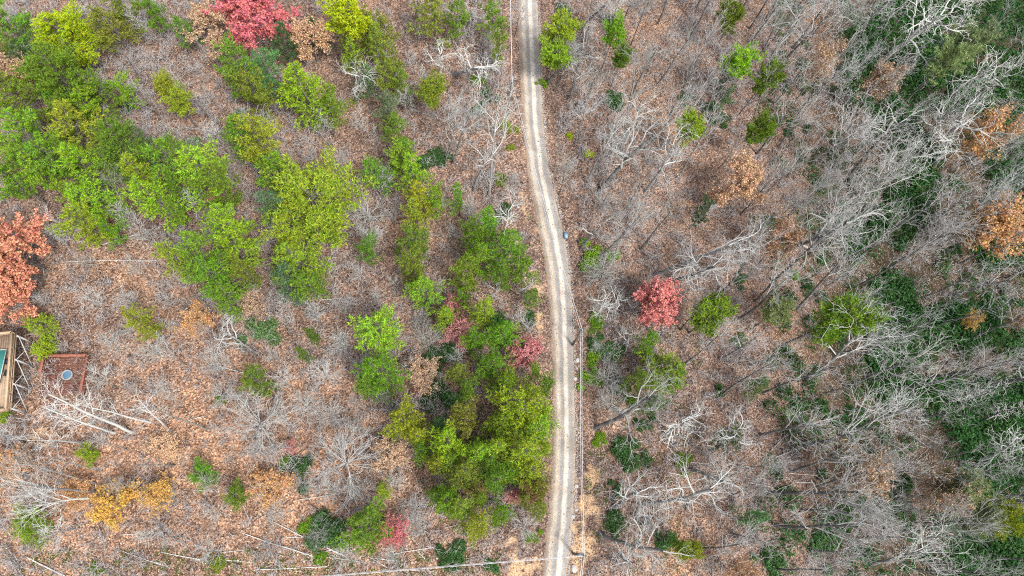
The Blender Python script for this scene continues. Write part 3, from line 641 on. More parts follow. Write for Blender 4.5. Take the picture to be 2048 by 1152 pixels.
# right of the road, nearer trees with dark stems or pale crooked limbs
for bx, by, H, k, top, pale in [(1093, 168, 13, 'gnarl', (1160, 105), .1), (1108, 182, 11, 'vase', (1150, 95), .1), (1137, 200, 12, 'gnarl', (1185, 90), .5), (1160, 225, 12, 'vase', (1195, 130), .2), (1106, 345, 9, 'snag', (1130, 275), .2), (1118, 390, 10, 'sapling', (1145, 310), .2), (1150, 290, 12, 'vase', (1180, 165), .7),
        (1172, 372, 14, 'vase', (1225, 220), .7), (1199, 383, 16, 'gnarl', (1290, 200), .4), (1240, 310, 15, 'vase', (1290, 90), .1), (1262, 195, 14, 'vase', (1305, 60), .1), (1315, 170, 13, 'vase', (1390, 65), .1), (1262, 90, 12, 'vase', (1290, -10), .1), (1250, 285, 11, 'gnarl', (1290, 195), 1.),
        (1235, 65, 12, 'vase', (1270, -20), .2), (1160, 60, 12, 'gnarl', (1200, -10), .1), (1290, 300, 13, 'vase', (1385, 180), .6), (1350, 300, 14, 'vase', (1420, 150), .3), (1340, 230, 13, 'vase', (1400, 120), .1), (1400, 250, 14, 'vase', (1470, 110), .2), (1425, 210, 13, 'vase', (1500, 90), .3),
        (1290, 385, 13, 'gnarl', (1390, 300), .9), (1250, 420, 11, 'vase', (1310, 330), .2), (1280, 500, 13, 'vase', (1370, 400), .2), (1160, 500, 9, 'gnarl', (1205, 440), .3), (1195, 520, 13, 'vase', (1300, 420), .3), (1308, 552, 16, 'gnarl', (1500, 470), .6), (1340, 560, 13, 'gnarl', (1440, 560), .6), (1420, 610, 14, 'vase', (1520, 500), .2),
        (1440, 590, 15, 'vase', (1560, 450), .2), (1240, 450, 10, 'sapling', (1275, 390), .3), (1190, 430, 9, 'sapling', (1215, 370), .3), (1210, 320, 11, 'sapling', (1235, 250), .6), (1195, 645, 8, 'gnarl', (1230, 600), .95), (1225, 640, 8, 'gnarl', (1245, 600), .9), (1360, 660, 11, 'vase', (1395, 620), .1), (1365, 730, 13, 'vase', (1480, 660), .5),
        (1250, 700, 8, 'gnarl', (1275, 665), .7), (1205, 760, 6, 'round', None, .6), (1215, 820, 7, 'round', None, .8), (1190, 856, 14, 'gnarl', (1360, 830), .35), (1330, 870, 12, 'gnarl', (1375, 830), 1.), (1225, 1014, 13, 'gnarl', (1330, 985), .8), (1290, 1006, 14, 'gnarl', (1450, 1010), .9), (1200, 1066, 12, 'gnarl', (1330, 1120), .5), (1285, 1050, 9, 'gnarl', (1290, 1010), .9), (1240, 1110, 9, 'gnarl', (1270, 1135), .8),
        (1200, 560, 7, 'round', None, .5), (1225, 500, 7, 'sapling', None, .7), (1185, 700, 5, 'sapling', None, .6), (1440, 720, 13, 'vase', (1540, 660), .8), (1420, 900, 12, 'gnarl', (1530, 880), .8), (1380, 940, 11, 'gnarl', (1450, 930), .9), (1500, 730, 13, 'vase', (1610, 700), .7),
        (1548, 1050, 23, 'vase', (1750, 1072), .35), (1536, 985, 25, 'vase', (1790, 972), .45), (1690, 866, 20, 'vase', (1830, 815), .7), (1610, 762, 22, 'vase', (1755, 655), .9), (1690, 775, 22, 'vase', (1860, 690), .7), (1885, 806, 22, 'snag', (2060, 775), .93), (1965, 840, 20, 'snag', (2080, 820), .9), (1955, 920, 20, 'pole', (2080, 900), 1.), (1985, 930, 20, 'pole', (2090, 915), .9),
        (1832, 472, 20, 'vase', (1945, 395), .4), (1898, 190, 21, 'pole', (2030, 80), 1.), (1713, 75, 20, 'pole', (1790, -20), .9), (1735, 80, 20, 'pole', (1810, -30), .9), (1757, 130, 22, 'gnarl', (1860, 20), 1.), (1722, 180, 20, 'pole', (1815, 60), .7), (1868, 330, 21, 'gnarl', (1985, 190), .95), (1975, 240, 17, 'pole', (2040, 180), .9), (2008, 290, 20, 'pole', (2090, 210), .9), (1665, 442, 22, 'vase', (1800, 325), .9), (1850, 312, 18, 'pole', (1920, 250), .9), (1900, 592, 21, 'vase', (2060, 535), .8), (1545, 566, 22, 'vase', (1680, 425), .4), (1595, 222, 20, 'vase', (1690, 115), .9), (1840, 140, 20, 'pole', (1930, 20), .9), (1905, 60, 18, 'pole', (1990, -30), 1.), (1930, 210, 20, 'vase', (2060, 110), .95), (1620, 330, 20, 'vase', (1740, 215), .9), (1570, 120, 20, 'vase', (1660, 10), .8), (1760, 360, 20, 'vase', (1880, 265), .93), (1520, 870, 18, 'vase', (1650, 830), .8), (1740, 1130, 20, 'vase', (1880, 1110), .93)]:
    B(bx, by, H, k, top, pale)
# the hazy hardwood slope further right, trees spaced a few metres apart
pts = []
def spaced(x, y, dmin): return all((x-a)**2+(y-b)**2 > dmin*dmin for a, b in pts)
for o, *_ in PLANTS:
    if o.name.startswith(('bare', 'dead')): pts.append((o.location.x, o.location.y))
rr = random.Random(3); n_fill = 0
KEEP_OUT = [(at(132, 748), 5.5), (at(30, 745), 9.0)]
def clear(x, y): return all(math.hypot(x-p.x, y-p.y) > r_ for p, r_ in KEEP_OUT)
FEATURE = [(1985, 450, 75), (1945, 275, 60), (1675, 630, 70), (1418, 632, 60), (1925, 1000, 60), (1985, 1030, 50), (1930, 95, 60), (1880, 130, 50), (1468, 365, 60), (1475, 122, 45), (1382, 258, 45), (1555, 622, 40), (1303, 612, 60), (1312, 730, 60), (1466, 40, 35), (1524, 160, 35), (1510, 268, 35), (1225, 80, 45), (1385, 1105, 40), (1600, 860, 60), (1660, 830, 60)]
def in_thicket(q): return any(in_poly(np.array([[q[0], q[1]]]), p_)[0] for p_ in THICKET)
for _ in range(30000):
    if n_fill >= 175: break
    x, y = rr.uniform(8, 110), rr.uniform(-30, 120); z = float(hgt(x, y)); px, py = proj([(x, y, z)])[0]
    if not (1175 < px < 2075 and -40 < py < 1180): continue
    dense = min(1., max(0., (px-1330)/230)); 
    thick = any(in_poly(np.array([[px, py]]), p_)[0] for p_ in THICKET)
    dmin = 6.2-2.2*dense+(2.0 if thick else 0)
    k = rr.choices(['vase', 'fan', 'gnarl', 'pole', 'snag', 'sapling'], [.32, .22, .05, .30, .04, .07])[0] if not thick else rr.choices(['vase', 'pole', 'gnarl', 'snag'], [.2, .64, .06, .1])[0]
    H = rr.uniform(14, 25) if k != 'sapling' else rr.uniform(7, 11)
    cq = proj([(x, y, z+.8*H)])[0]
    if in_thicket(cq) and k != 'pole' and rr.random() < .75: continue
    if any(math.hypot(cq[0]-fx, cq[1]-fy) < fr for fx, fy, fr in FEATURE): continue
    if not spaced(x, y, dmin) or (px < 1480 and rr.random() < .3): continue
    pts.append((x, y)); n_fill += 1
    B(px, py, H, k, None, min(.9, max(0, rr.gauss(.55, .25))), .8, Vector((x, y, z)))
# saplings and slim trees filling the left slope
n_fill = 0
for _ in range(8000):
    if n_fill >= 100: break
    x, y = rr.uniform(-95, 8), rr.uniform(-8, 110); z = float(hgt(x, y)); px, py = proj([(x, y, z)])[0]
    if not (-10 < px < 1040 and -20 < py < 1000) or not spaced(x, y, 4.2) or not clear(x, y): continue
    pts.append((x, y)); n_fill += 1
    B(px, py, rr.uniform(5, 10), rr.choice(['sapling', 'sapling', 'pole', 'fan']), None, rr.uniform(.3, .9), 1., Vector((x, y, z)))
n_fill = 0
for _ in range(6000):                                   # low twiggy growth of the lower clearing
    if n_fill >= 40: break
    x, y = rr.uniform(-70, 6), rr.uniform(-8, 45); z = float(hgt(x, y)); px, py = proj([(x, y, z)])[0]
    if not (230 < px < 860 and 610 < py < 1110) or not spaced(x, y, 3.6): continue
    pts.append((x, y)); n_fill += 1; kk = rr.choice(['sapling', 'sapling', 'round'])
    B(px, py, rr.uniform(2.5, 5) if kk == 'round' else rr.uniform(4, 7.5), kk, None, rr.uniform(.3, .85), 1.2, Vector((x, y, z)))
# ------------------------------------------------------------------ shrubs
for cx, cy, r, t in [(1185, 512, 24, 'G'), (1223, 510, 14, 'G'), (1190, 640, 16, 'G'), (1185, 720, 18, 'G'), (1178, 755, 20, 'G'), (1200, 690, 22, 'D'), (1225, 700, 22, 'D'), (1255, 905, 30, 'D'), (1235, 1050, 22, 'D'), (1365, 925, 16, 'G'), (1290, 915, 14, 'D'),
        (1235, 980, 14, 'D'), (1200, 880, 14, 'G'), (1260, 800, 16, 'G'), (1330, 1080, 20, 'D'), (1540, 1120, 26, 'D'), (655, 1050, 36, 'D'), (640, 1075, 26, 'D'), (620, 1050, 20, 'G'), (595, 945, 26, 'D'), (575, 935, 18, 'G'), (520, 660, 30, 'B'), (1140, 272, 8, 'Y'), (1177, 307, 9, 'Y'),
        (1440, 240, 18, 'D'), (1420, 215, 18, 'D'), (1225, 200, 20, 'D'), (1130, 20, 18, 'D'), (1220, 40, 12, 'D'), (1370, 195, 14, 'D'), (900, 800, 30, 'D'), (870, 790, 26, 'D'), (860, 720, 24, 'D'), (900, 700, 22, 'D'), (840, 330, 22, 'D'), (880, 310, 22, 'D'), (960, 215, 16, 'D'), (975, 190, 16, 'D'), (960, 160, 14, 'G'), (1030, 960, 16, 'D'), (1065, 1075, 14, 'G'),
        (1000, 640, 22, 'D'), (1060, 640, 16, 'D'), (1010, 420, 18, 'D'), (440, 800, 10, 'G'), (10, 830, 14, 'L'), (95, 690, 24, 'L'), (640, 1120, 12, 'G'), (900, 1130, 20, 'D'), (915, 1105, 18, 'D'), (985, 1135, 16, 'D'), (190, 1140, 12, 'G'), (440, 1130, 14, 'O'), (1240, 770, 18, 'D'), (1290, 850, 16, 'D'), (1480, 680, 18, 'B'), (1590, 550, 10, 'G'), (1480, 560, 14, 'D'), (1085, 165, 9, 'G'), (830, 790, 10, 'crimson'), (1600, 820, 22, 'D'), (1580, 830, 16, 'G'), (1640, 1090, 24, 'D'), (1440, 780, 14, 'D'), (1015, 255, 14, 'O'), (1020, 295, 10, 'O'), (1005, 360, 14, 'O'), (880, 1100, 14, 'D'), (480, 230, 12, 'B'), (250, 210, 16, 'D'), (380, 300, 22, 'B'), (335, 280, 14, 'B')]:
    bush(cx, cy, r, t)
# ------------------------------------------------------------------ uncountable stuff: leaf litter, brushwood, thicket, gravel
def in_view(P, m=70):
    q = proj(P); return (q[:, 0] > -m) & (q[:, 0] < 2048+m) & (q[:, 1] > -m) & (q[:, 1] < 1152+m)
def ground_points(n, m=70):
    out = []
    while sum(map(len, out)) < n:
        x = rng.uniform(-95, 108, n); y = rng.uniform(-30, 122, n); P = np.stack([x, y, hgt(x, y)], 1); out.append(P[in_view(P, m)])
    return np.concatenate(out)[:n]
P = ground_points(230000)
sd_, si_ = road_side(P[:, 0], P[:, 1]); hw = np.linalg.norm(RLs-RRs, axis=1)[si_]/2
q = proj(P); inth = np.zeros(len(P), bool)
for poly in THICKET: inth |= in_poly(q, poly)
keep = (np.abs(sd_) > hw-.45+rng.exponential(.75, len(P))) & ~(inth & (rng.uniform(size=len(P)) < .75))
keep |= (np.abs(sd_) < hw) & (rng.uniform(size=len(P)) < .02)
P = P[keep]; q = q[keep]; P[:, 2] += rng.uniform(.03, .12, len(P))+.08*(np.abs(sd_[keep]) < hw[keep]+.1)
Nn = rng.normal(0, .45, P.shape)+[0, 0, 1]; Nn /= np.linalg.norm(Nn, axis=1, keepdims=True)
clump = .5+.5*np.sin(P[:, 0]*.23+1)*np.sin(P[:, 1]*.19+2)
rn = np.clip(rng.beta(2, 2.2, len(P))*.8+.16*clump+.12*np.clip((q[:, 1]-700)/400, 0, 1)*(q[:, 0] < 900)-.10*np.clip((q[:, 0]-1400)/500, 0, 1), 0, 1)
g = MB(); quads_at(g, P, Nn, rng.uniform(.13, .30, len(P)), rng, rn, .75)
tag(g.obj('leaf_litter', MAT['litter'], rnd=True), 'brown and orange fallen oak leaves covering the forest floor', 'leaf litter', kind='stuff')
# brushwood: low twiggy undergrowth
C = ground_points(15000, 40); cl_ = .5+.28*np.sin(C[:, 0]*.31+1.1*np.sin(C[:, 1]*.13))*np.sin(C[:, 1]*.27+.7)+.25*np.sin(C[:, 0]*.11+C[:, 1]*.07+2); C = C[rng.uniform(size=len(C)) < cl_]
sd_, si_ = road_side(C[:, 0], C[:, 1]); C = C[np.abs(sd_) > 4.2+rng.exponential(.6, len(C))]
qc = proj(C); inth = np.zeros(len(C), bool)
for poly in THICKET: inth |= in_poly(qc, poly)
C = C[~inth & ~((qc[:, 0] > 1480) & (rng.uniform(size=len(C)) < .45))]
nt_ = 11; m_ = len(C); Hh = rng.uniform(.8, 3.2, m_)
B0 = np.repeat(C, nt_, 0)+rng.normal(0, .25, (m_*nt_, 3))*[1, 1, 0]
az = rng.uniform(0, 6.28, m_*nt_); tl = rng.uniform(.1, .75, m_*nt_); Lh = np.repeat(Hh, nt_)*rng.uniform(.5, 1.1, m_*nt_)
T0 = B0+np.stack([np.cos(az)*tl*Lh*.5, np.sin(az)*tl*Lh*.5, Lh*.55], 1); T1 = T0+np.stack([np.cos(az+.3)*tl*Lh*.7, np.sin(az+.3)*tl*Lh*.7, Lh*.45], 1)
az2 = az+rng.normal(0, .9, len(az)); T2 = T0+np.stack([np.cos(az2)*Lh*.4, np.sin(az2)*Lh*.4, Lh*.3], 1)
g = MB(); o1 = np.full(len(B0), 1.)
g.segs(B0, T0, .026*o1, .021*o1, 3); g.spikes(T0, T1, .026*o1); g.spikes(T0, T2, .024*o1)
tag(g.obj('brushwood', MAT['twig'], col=(.37, .345, .345)), 'low leafless grey twigs of undergrowth all over the slope', 'brushwood', kind='stuff')
# fallen twigs and sticks lying on the litter
Pt = ground_points(5200, 30); sd_, si_ = road_side(Pt[:, 0], Pt[:, 1]); Pt = Pt[np.abs(sd_) > 3.2]
a_ = rng.uniform(0, 6.28, len(Pt)); L_ = rng.exponential(.7, len(Pt))+.5; E_ = Pt+np.stack([np.cos(a_)*L_, np.sin(a_)*L_, 0*a_], 1); E_[:, 2] = hgt(E_[:, 0], E_[:, 1])
Pt[:, 2] += .08; E_[:, 2] += rng.uniform(.05, .3, len(Pt))
g = MB(); rd_ = rng.uniform(.015, .045, len(Pt)); g.segs(Pt, E_, rd_, rd_*.6, 4)
tag(g.obj('fallen_twigs', MAT['twig'], col=(.42, .39, .36)), 'thin pale sticks strewn over the fallen leaves', 'sticks', kind='stuff')
# evergreen thicket in the hollow
lp = []
for poly in THICKET:
    pa = np.array(poly); n = 0; area = (np.ptp(pa[:, 0])*np.ptp(pa[:, 1])); want = int(area/150)
    while n < want:
        px, py = rng.uniform(pa[:, 0].min(), pa[:, 0].max()), rng.uniform(pa[:, 1].min(), pa[:, 1].max())
        n += 1
        if in_poly(np.array([[px, py]]), poly)[0] and rng.uniform() < .8: lp.append(at(px, py))
for _ in range(420):
    px, py = rng.uniform(1520, 2060), rng.uniform(-20, 1170); lp.append(at(px, py))
lp = np.array(lp); k = 85; R_ = rng.uniform(.9, 2.5, len(lp)); v = rng.normal(size=(len(lp), k, 3)); v /= np.linalg.norm(v, axis=2, keepdims=True); v[..., 2] = np.abs(v[..., 2])
Pq = (lp[:, None]+v*(R_[:, None, None]*rng.uniform(.6, 1.08, (len(lp), k, 1)))*[1, 1, .95]).reshape(-1, 3)
Nn = (v.reshape(-1, 3)*.5+rng.normal(0, .5, Pq.shape)+[0, 0, .6]); Nn /= np.linalg.norm(Nn, axis=1, keepdims=True)
g = MB(); quads_at(g, Pq, Nn, rng.uniform(.34, .66, len(Pq)), rng, np.clip(np.repeat(rng.uniform(0, 1, len(lp)), k)*.5+.5*rng.uniform(0, 1, len(Pq)), 0, 1), .5)
tag(g.obj('rhododendron_thicket', MAT['leaf'], rnd=True, col=(.046, .115, .036)), 'dark evergreen thicket filling the hollow between bare trunks', 'thicket', kind='stuff')
# weeds along the lower strip and the verge
wp = []
for _ in range(420):
    px = rng.uniform(0, 1000) if rng.uniform() < .6 else rng.uniform(1160, 1420); py = rng.uniform(1100, 1160) if px < 1000 else rng.uniform(640, 1150)
    wp.append(at(px, py))
for _ in range(350):
    wp.append(at(rng.uniform(840, 1090), rng.uniform(430, 1060)))
wp = np.array(wp); k = 22; Pq = (wp[:, None]+rng.normal(0, .28, (len(wp), k, 3))*[1, 1, .3]).reshape(-1, 3); Pq[:, 2] = np.maximum(Pq[:, 2], hgt(Pq[:, 0], Pq[:, 1])+.05)
Nn = rng.normal(0, .5, Pq.shape)+[0, 0, .9]; Nn /= np.linalg.norm(Nn, axis=1, keepdims=True)
g = MB(); quads_at(g, Pq, Nn, rng.uniform(.12, .28, len(Pq)), rng, rng.uniform(0, 1, len(Pq)), .5)
tag(g.obj('weeds', MAT['leaf'], rnd=True, col=(.10, .155, .035)), 'small green weeds among the leaves beside the road', 'weeds', kind='stuff')
# loose gravel: pale windrow at the right edge and scattered stones
def stones(P, size, mat, name, label, colv):
    v0 = np.array([[1, 0, 0], [-1, 0, 0], [0, 1, 0], [0, -1, 0], [0, 0, 1], [0, 0, -1.]]); f0 = np.array([[0, 2, 4], [2, 1, 4], [1, 3, 4], [3, 0, 4], [2, 0, 5], [1, 2, 5], [3, 1, 5], [0, 3, 5]])
    n = len(P); sc = size[:, None, None]*rng.uniform(.6, 1.2, (n, 6, 1))*np.array([1, 1, .7]); a = rng.uniform(0, 6.28, n); V_ = v0[None]*sc
    c, s_ = np.cos(a)[:, None], np.sin(a)[:, None]; X = V_[..., 0]*c-V_[..., 1]*s_; Y = V_[..., 0]*s_+V_[..., 1]*c
    V_ = np.stack([X, Y, V_[..., 2]], 2)+P[:, None]
    g = MB(); g.add(V_.reshape(-1, 3), (f0[None]+np.arange(n)[:, None, None]*6).reshape(-1, 3)); return tag(g.obj(name, mat), label, 'gravel', kind='stuff')
gm = plain('gravel', (.42, .41, .40), .9, .35, 2.5, .02)
n = 9000; i_ = rng.integers(20, NR-20, n); f_ = rng.uniform(0, 1, n); j = np.minimum(i_+1, NR-1)
eR = RRs[i_]*(1-f_[:, None])+RRs[j]*f_[:, None]; eL = RLs[i_]*(1-f_[:, None])+RLs[j]*f_[:, None]; nrm = (eR-eL)/np.linalg.norm(eR-eL, axis=1, keepdims=True)
off = rng.normal(.05, .16, n); bump = .5+.5*np.sin(i_*.55)*np.sin(i_*.21+1); keep = rng.uniform(size=n) < .3+.7*bump
P = (eR+nrm*off[:, None])[keep]; P[:, 2] = hgt(P[:, 0], P[:, 1])+.10*np.exp(-(off[keep]/.18)**2)+.02
stones(P, rng.uniform(.03, .08, len(P)), plain('windrow_gravel', (.44, .43, .42), .9, .3, 2.5, .02), 'gravel_windrow', 'low ridge of pale gravel along the edge of the road', None)
u = rng.uniform(-.05, 1.05, n); P = eL*(1-u[:, None])+eR*u[:, None]; P[:, 2] = hgt(P[:, 0], P[:, 1])+.10
stones(P, rng.uniform(.025, .065, n), gm, 'loose_gravel', 'loose grey stones scattered over the road', None)

# ------------------------------------------------------------------ logs on the ground
log_mat = bark_material('log_bark', (.54, .53, .50), .6)
def log(x0, y0, x1, y1, r=.13, col=(.5, .48, .45), label=None, lift=.0):
    a, b = at(x0, y0), at(x1, y1); n = 9; L = (b-a).length; ts = np.linspace(0, 1, n)
    pts_ = np.array([[a.x+(b.x-a.x)*t, a.y+(b.y-a.y)*t, 0] for t in ts]); pts_[1:-1, :2] += rng.normal(0, .012*L, (n-2, 2)).cumsum(0)*np.sin(ts[1:-1]*math.pi)[:, None]*.3
    zz = hgt(pts_[:, 0], pts_[:, 1]); pts_[:, 2] = np.maximum(zz, np.interp(ts, [0, 1], [zz[0], zz[-1]]))+r*.55+.04+lift*ts
    o0 = Vector(pts_[0]); root = empty('fallen_log', o0); pl = pts_-pts_[0]
    g = MB(); g.tube(pl, np.linspace(r, r*.55, n), 7); g.obj('stem', log_mat, root, True, col=jit(col, .1))
    g = MB(); k = 0
    for _ in range(rng.integers(2, 6)):
        t = rng.uniform(.3, .95); i = int(t*(n-1)); p = pl[i]; dd = pl[-1]/L; az = rng.uniform(-1.2, 1.2); sdv = np.array([-dd[1], dd[0], 0])*rng.choice([-1, 1])
        e = p+(sdv*.8+dd*.7+np.array([0, 0, rng.uniform(.1, .6)]))*rng.uniform(.3, 1.1); g.segs([p], [e], [r*.3], [r*.12], 5)
    g.obj('branch_stubs', log_mat, root, True, col=jit(col, .1))
    PLANTS.append((root, ((x0+x1)/2, (y0+y1)/2), 'log', 'weathered pale' if col[0] > .4 else 'brown', r)); return root
W1, W2, BR = (.45, .44, .42), (.36, .35, .33), (.17, .11, .07)
for row in [(205, 490, 280, 468, .16, W2), (315, 522, 120, 525, .10, W1), (690, 1112, 540, 1040, .14, W1), (628, 1113, 480, 1064, .13, W1), (130, 1152, 50, 1112, .16, W1), (330, 1131, 240, 1100, .10, W1), (400, 1119, 320, 1104, .10, W1), (510, 1139, 640, 1134, .10, W1), (655, 1133, 520, 1140, .08, W1),
        (595, 1000, 765, 972, .13, (.40, .32, .26)), (765, 1020, 840, 1005, .10, (.38, .30, .22)), (700, 1025, 685, 1005, .16, W2), (775, 1135, 735, 1112, .09, W1), (790, 1122, 740, 1115, .09, W1), (790, 1110, 775, 1092, .09, W1), (880, 1092, 770, 1112, .08, W1), (850, 1118, 835, 1102, .09, W1), (565, 1076, 605, 1074, .08, W1),
        (600, 1093, 570, 1098, .07, W1), (645, 1104, 680, 1096, .09, W1), (720, 1090, 660, 1105, .07, W1), (500, 1042, 482, 1003, .10, W2), (385, 980, 440, 983, .08, W1), (410, 832, 375, 842, .07, W1), (490, 747, 420, 728, .12, W2), (235, 933, 210, 922, .09, W1), (1090, 1, 1, 1, 0, 0),
        (1537, 905, 1625, 820, .13, BR), (1550, 915, 1610, 893, .12, W1), (1575, 946, 1640, 952, .12, (.42, .28, .18)), (1395, 640, 1330, 560, .10, BR), (1380, 925, 1425, 928, .13, (.45, .38, .32)), (1840, 190, 1790, 215, .12, (.40, .24, .14)), (1870, 160, 1875, 205, .10, (.40, .25, .16)), (1775, 140, 1820, 158, .10, (.38, .22, .13)),
        (1855, 635, 1820, 618, .1, BR), (1640, 455, 1660, 470, .12, (.38, .27, .14)), (1200, 575, 1255, 570, .08, (.42, .30, .22)), (1330, 270, 1345, 300, .10, BR), (1240, 445, 1285, 430, .10, BR), (640, 600, 710, 596, .10, W1), (1680, 880, 1770, 870, .10, (.35, .22, .14)), (1500, 965, 1545, 975, .1, W1), (60, 840, 0, 832, .12, W1), (845, 395, 885, 412, .07, W2), (20, 1130, 70, 1140, .07, W1), (240, 1070, 300, 1064, .07, W1), (700, 1120, 620, 1112, .06, W1), (820, 1140, 870, 1143, .07, W1), (935, 1120, 960, 1145, .06, W1), (450, 1120, 510, 1126, .07, W1), (445, 1105, 500, 1098, .06, W1)]:
    if row[4]: log(*row[:4], row[4]*.72, row[5])

# ------------------------------------------------------------------ utility poles and lines
wood = plain('pole_wood', (.13, .115, .10), .9, .35, 4, .02); wire_m = plain('wire', (.46, .46, .46), .45, .1, 5, 0, .5)
steel = plain('galvanised', (.30, .38, .38), .5, .2, 5, .005, .5, .4)
def pole(bx, by, H, label, arm=(1, 0)):
    b = at(bx, by); root = empty('utility_pole', b); tag(root, label, 'utility pole', 'poles carrying the line along the road')
    g = MB(); g.tube([(0, 0, -.6), (0, 0, H*.5), (0, 0, H)], [.19, .16, .13], 10); g.obj('post', wood, root, True)
    a = np.array([arm[0], arm[1], 0.])/math.hypot(*arm)
    g = MB(); g.beam(a*-.7+[0, 0, H-.35], a*.7+[0, 0, H-.35], .12, .14); g.obj('crossarm', wood, root)
    for t in (-.6, 0, .6):
        g = MB(); c = a*t+[0, 0, H-.28 if t else H]; g.lathe([(.0, 0), (.07, 0), (.09, .08), (.05, .14), (.07, .2), (.0, .24)], c, 10); g.obj('insulator', steel, root, True)
    g = MB(); g.lathe([(0, -.5), (.2, -.5), (.22, -.4), (.22, .3), (.18, .38), (0, .4)], np.array([-a[1], a[0], 0])*.32+[0, 0, H-1.2], 12); g.obj('transformer', steel, root, True)
    return b+Vector((0, 0, H))
# heights follow from where base and head show
T1 = pole(1145, 690, 8.6, 'wooden utility pole beside the middle stretch of the gravel road', (1, .25))
T2 = pole(1146, 1107, 9.0, 'wooden utility pole at the road where the side line crosses', (.3, 1))
def head(px, py, H): c = at(px, py, H); return c, Vector((c.x, c.y, float(hgt(c.x, c.y))))
c3, b3 = head(1024, 166, 9.0); pb = proj([b3])[0]; T3 = pole(pb[0], pb[1], 9.0, 'wooden utility pole among pale branches left of the road', (1, .1))
T0_, _ = head(1019, -160, 9.0); TB, _ = head(1150, 1330, 9.0); TLf, _ = head(200, 1190, 8.0)
def span(a, b, sag, label, offs=((0, 0), (0, -.5)), r=.035):
    a, b = Vector(a), Vector(b); root = empty('power_line', a); tag(root, label, 'power line', 'overhead line spans')
    for k, (du, dz) in enumerate(offs):
        side = (b-a).cross(Vector((0, 0, 1))).normalized()*du
        pts_ = [((b-a)*t+side+Vector((0, 0, dz-sag*4*t*(1-t)))) for t in np.linspace(0, 1, 25)]
        g = MB(); g.tube(pts_, r, 6); g.obj('wire', wire_m, root, True)
    return root
span(T1, T2, .9, 'overhead line running along the road between the two lower poles', ((.0, .15), (.1, -.5)), .032)
span(T3, T1, 1.2, 'overhead line crossing above the bend of the gravel road', ((.0, .15), (.12, -.5)), .03)
span(T3, T0_, .9, 'overhead line left of the road leaving at the top edge', ((.0, .15), (.1, -.5)), .03)
span(T2, TB, .9, 'overhead line leaving the lowest pole at the bottom edge', ((.0, .15), (.1, -.5)), .03)
span(T2, TLf, 1.0, 'overhead side line crossing the road towards the lower left', ((.0, .15), (.1, -.1)), .03)

# ------------------------------------------------------------------ rocks by the road and the small blue box
rock_m = plain('pale_rock', (.34, .33, .32), .9, .3, 1.8, .06)
def rock(px, py, r, label):
    r *= .75; p = at(px, py); import bmesh
    bm = bmesh.new(); bmesh.ops.create_icosphere(bm, subdivisions=2, radius=1)
    ph = rng.uniform(0, 6, 6)
    for v_ in bm.verts:
        c = v_.co; k = 1+.22*math.sin(2.3*c.x+ph[0])*math.cos(2.1*c.y+ph[1])+.16*math.sin(4*c.z+ph[2]+3*c.x)
        v_.co = Vector((c.x*k*r, c.y*k*r*rng.uniform(.95, 1.05)*.8, c.z*k*r*.55))
    me_ = bpy.data.meshes.new('rock'); bm.to_mesh(me_); bm.free(); me_.materials.append(rock_m)
    o = link('rock', me_); o.location = p+Vector((0, 0, r*.22)); o.rotation_euler = (0, 0, rng.uniform(0, 6)); tag(o, label, 'rock', 'pale rocks by the road')
for px, py, r, l in [(1154, 721, .52, 'large pale rock just below the middle utility pole'), (1149, 757, .50, 'pale rock lower down the verge than the large one'), (1153, 736, .26, 'small pale rock between two larger ones on the verge'), (1152, 972, .45, 'pale rock on the sandy verge right of the lower road'), (1146, 1033, .42, 'pale rock at the road edge above the lowest pole'), (1153, 1020, .28, 'little pale rock nearest above the lowest road edge rock'), (1148, 1138, .65, 'broad pale rock at the bottom edge beside the road'), (1042, 468, .40, 'pale rock on the bank left of the road bend'), (1036, 415, .34, 'pale rock higher on the bank left of the bend'), (1103, 350, .30, 'pale rock at the right road edge above the bend')]:
    rock(px, py, r, l)
bb = at(1131, 473); root = empty('utility_box', bb); root.rotation_euler = (0, 0, .1)
tag(root, 'small pale blue box standing at the right edge of the road bend', 'utility box')
bl = plain('blue_paint', (.17, .28, .39), .5, .12, 4, .003)
g = MB(); g.box((0, 0, .25), (.45, .85, .5)); g.obj('cabinet', bl, root); g = MB(); g.box((0, 0, .53), (.52, .92, .06)); g.obj('lid', bl, root)

# ------------------------------------------------------------------ square red-brown deck with fire pit
redwood = plain('red_stain', (.24, .092, .058), .75, .3, 2.5, .01); redwood2 = plain('red_boards', (.15, .066, .048), .8, .4, 1.6, .01)
DZ = float(at(133, 750).z)+.55
K = [np.array(atz(px, py, DZ)) for px, py in ((89, 716), (176, 712), (171, 788), (84, 786))]
ctr = sum(K)/4
ux = (K[1]-K[0]+K[2]-K[3])/2; wx = np.linalg.norm(ux); ux /= wx; uy = np.cross([0, 0, 1.], ux); wy = np.linalg.norm((K[0]-K[3]+K[1]-K[2])/2)
root = empty('fire_pit_deck', Vector(ctr)); tag(root, 'square red-brown timber deck with a rail, lying among fallen leaves', 'deck')
rz_ = math.atan2(ux[1], ux[0]); root.rotation_euler = (0, 0, rz_)
npk = int(wy/.235); pkm = None
for i in range(npk):
    y = -wy/2+(i+.5)*wy/npk
    if pkm is None: g = MB(); g.box((0, 0, -.02), (wx, wy/npk-.03, .04)); pkm = g.mesh('plank', redwood2)
    p_ = link('plank', pkm, root); p_.location = (rng.uniform(-.03, .03), y, rng.uniform(-.006, .006))
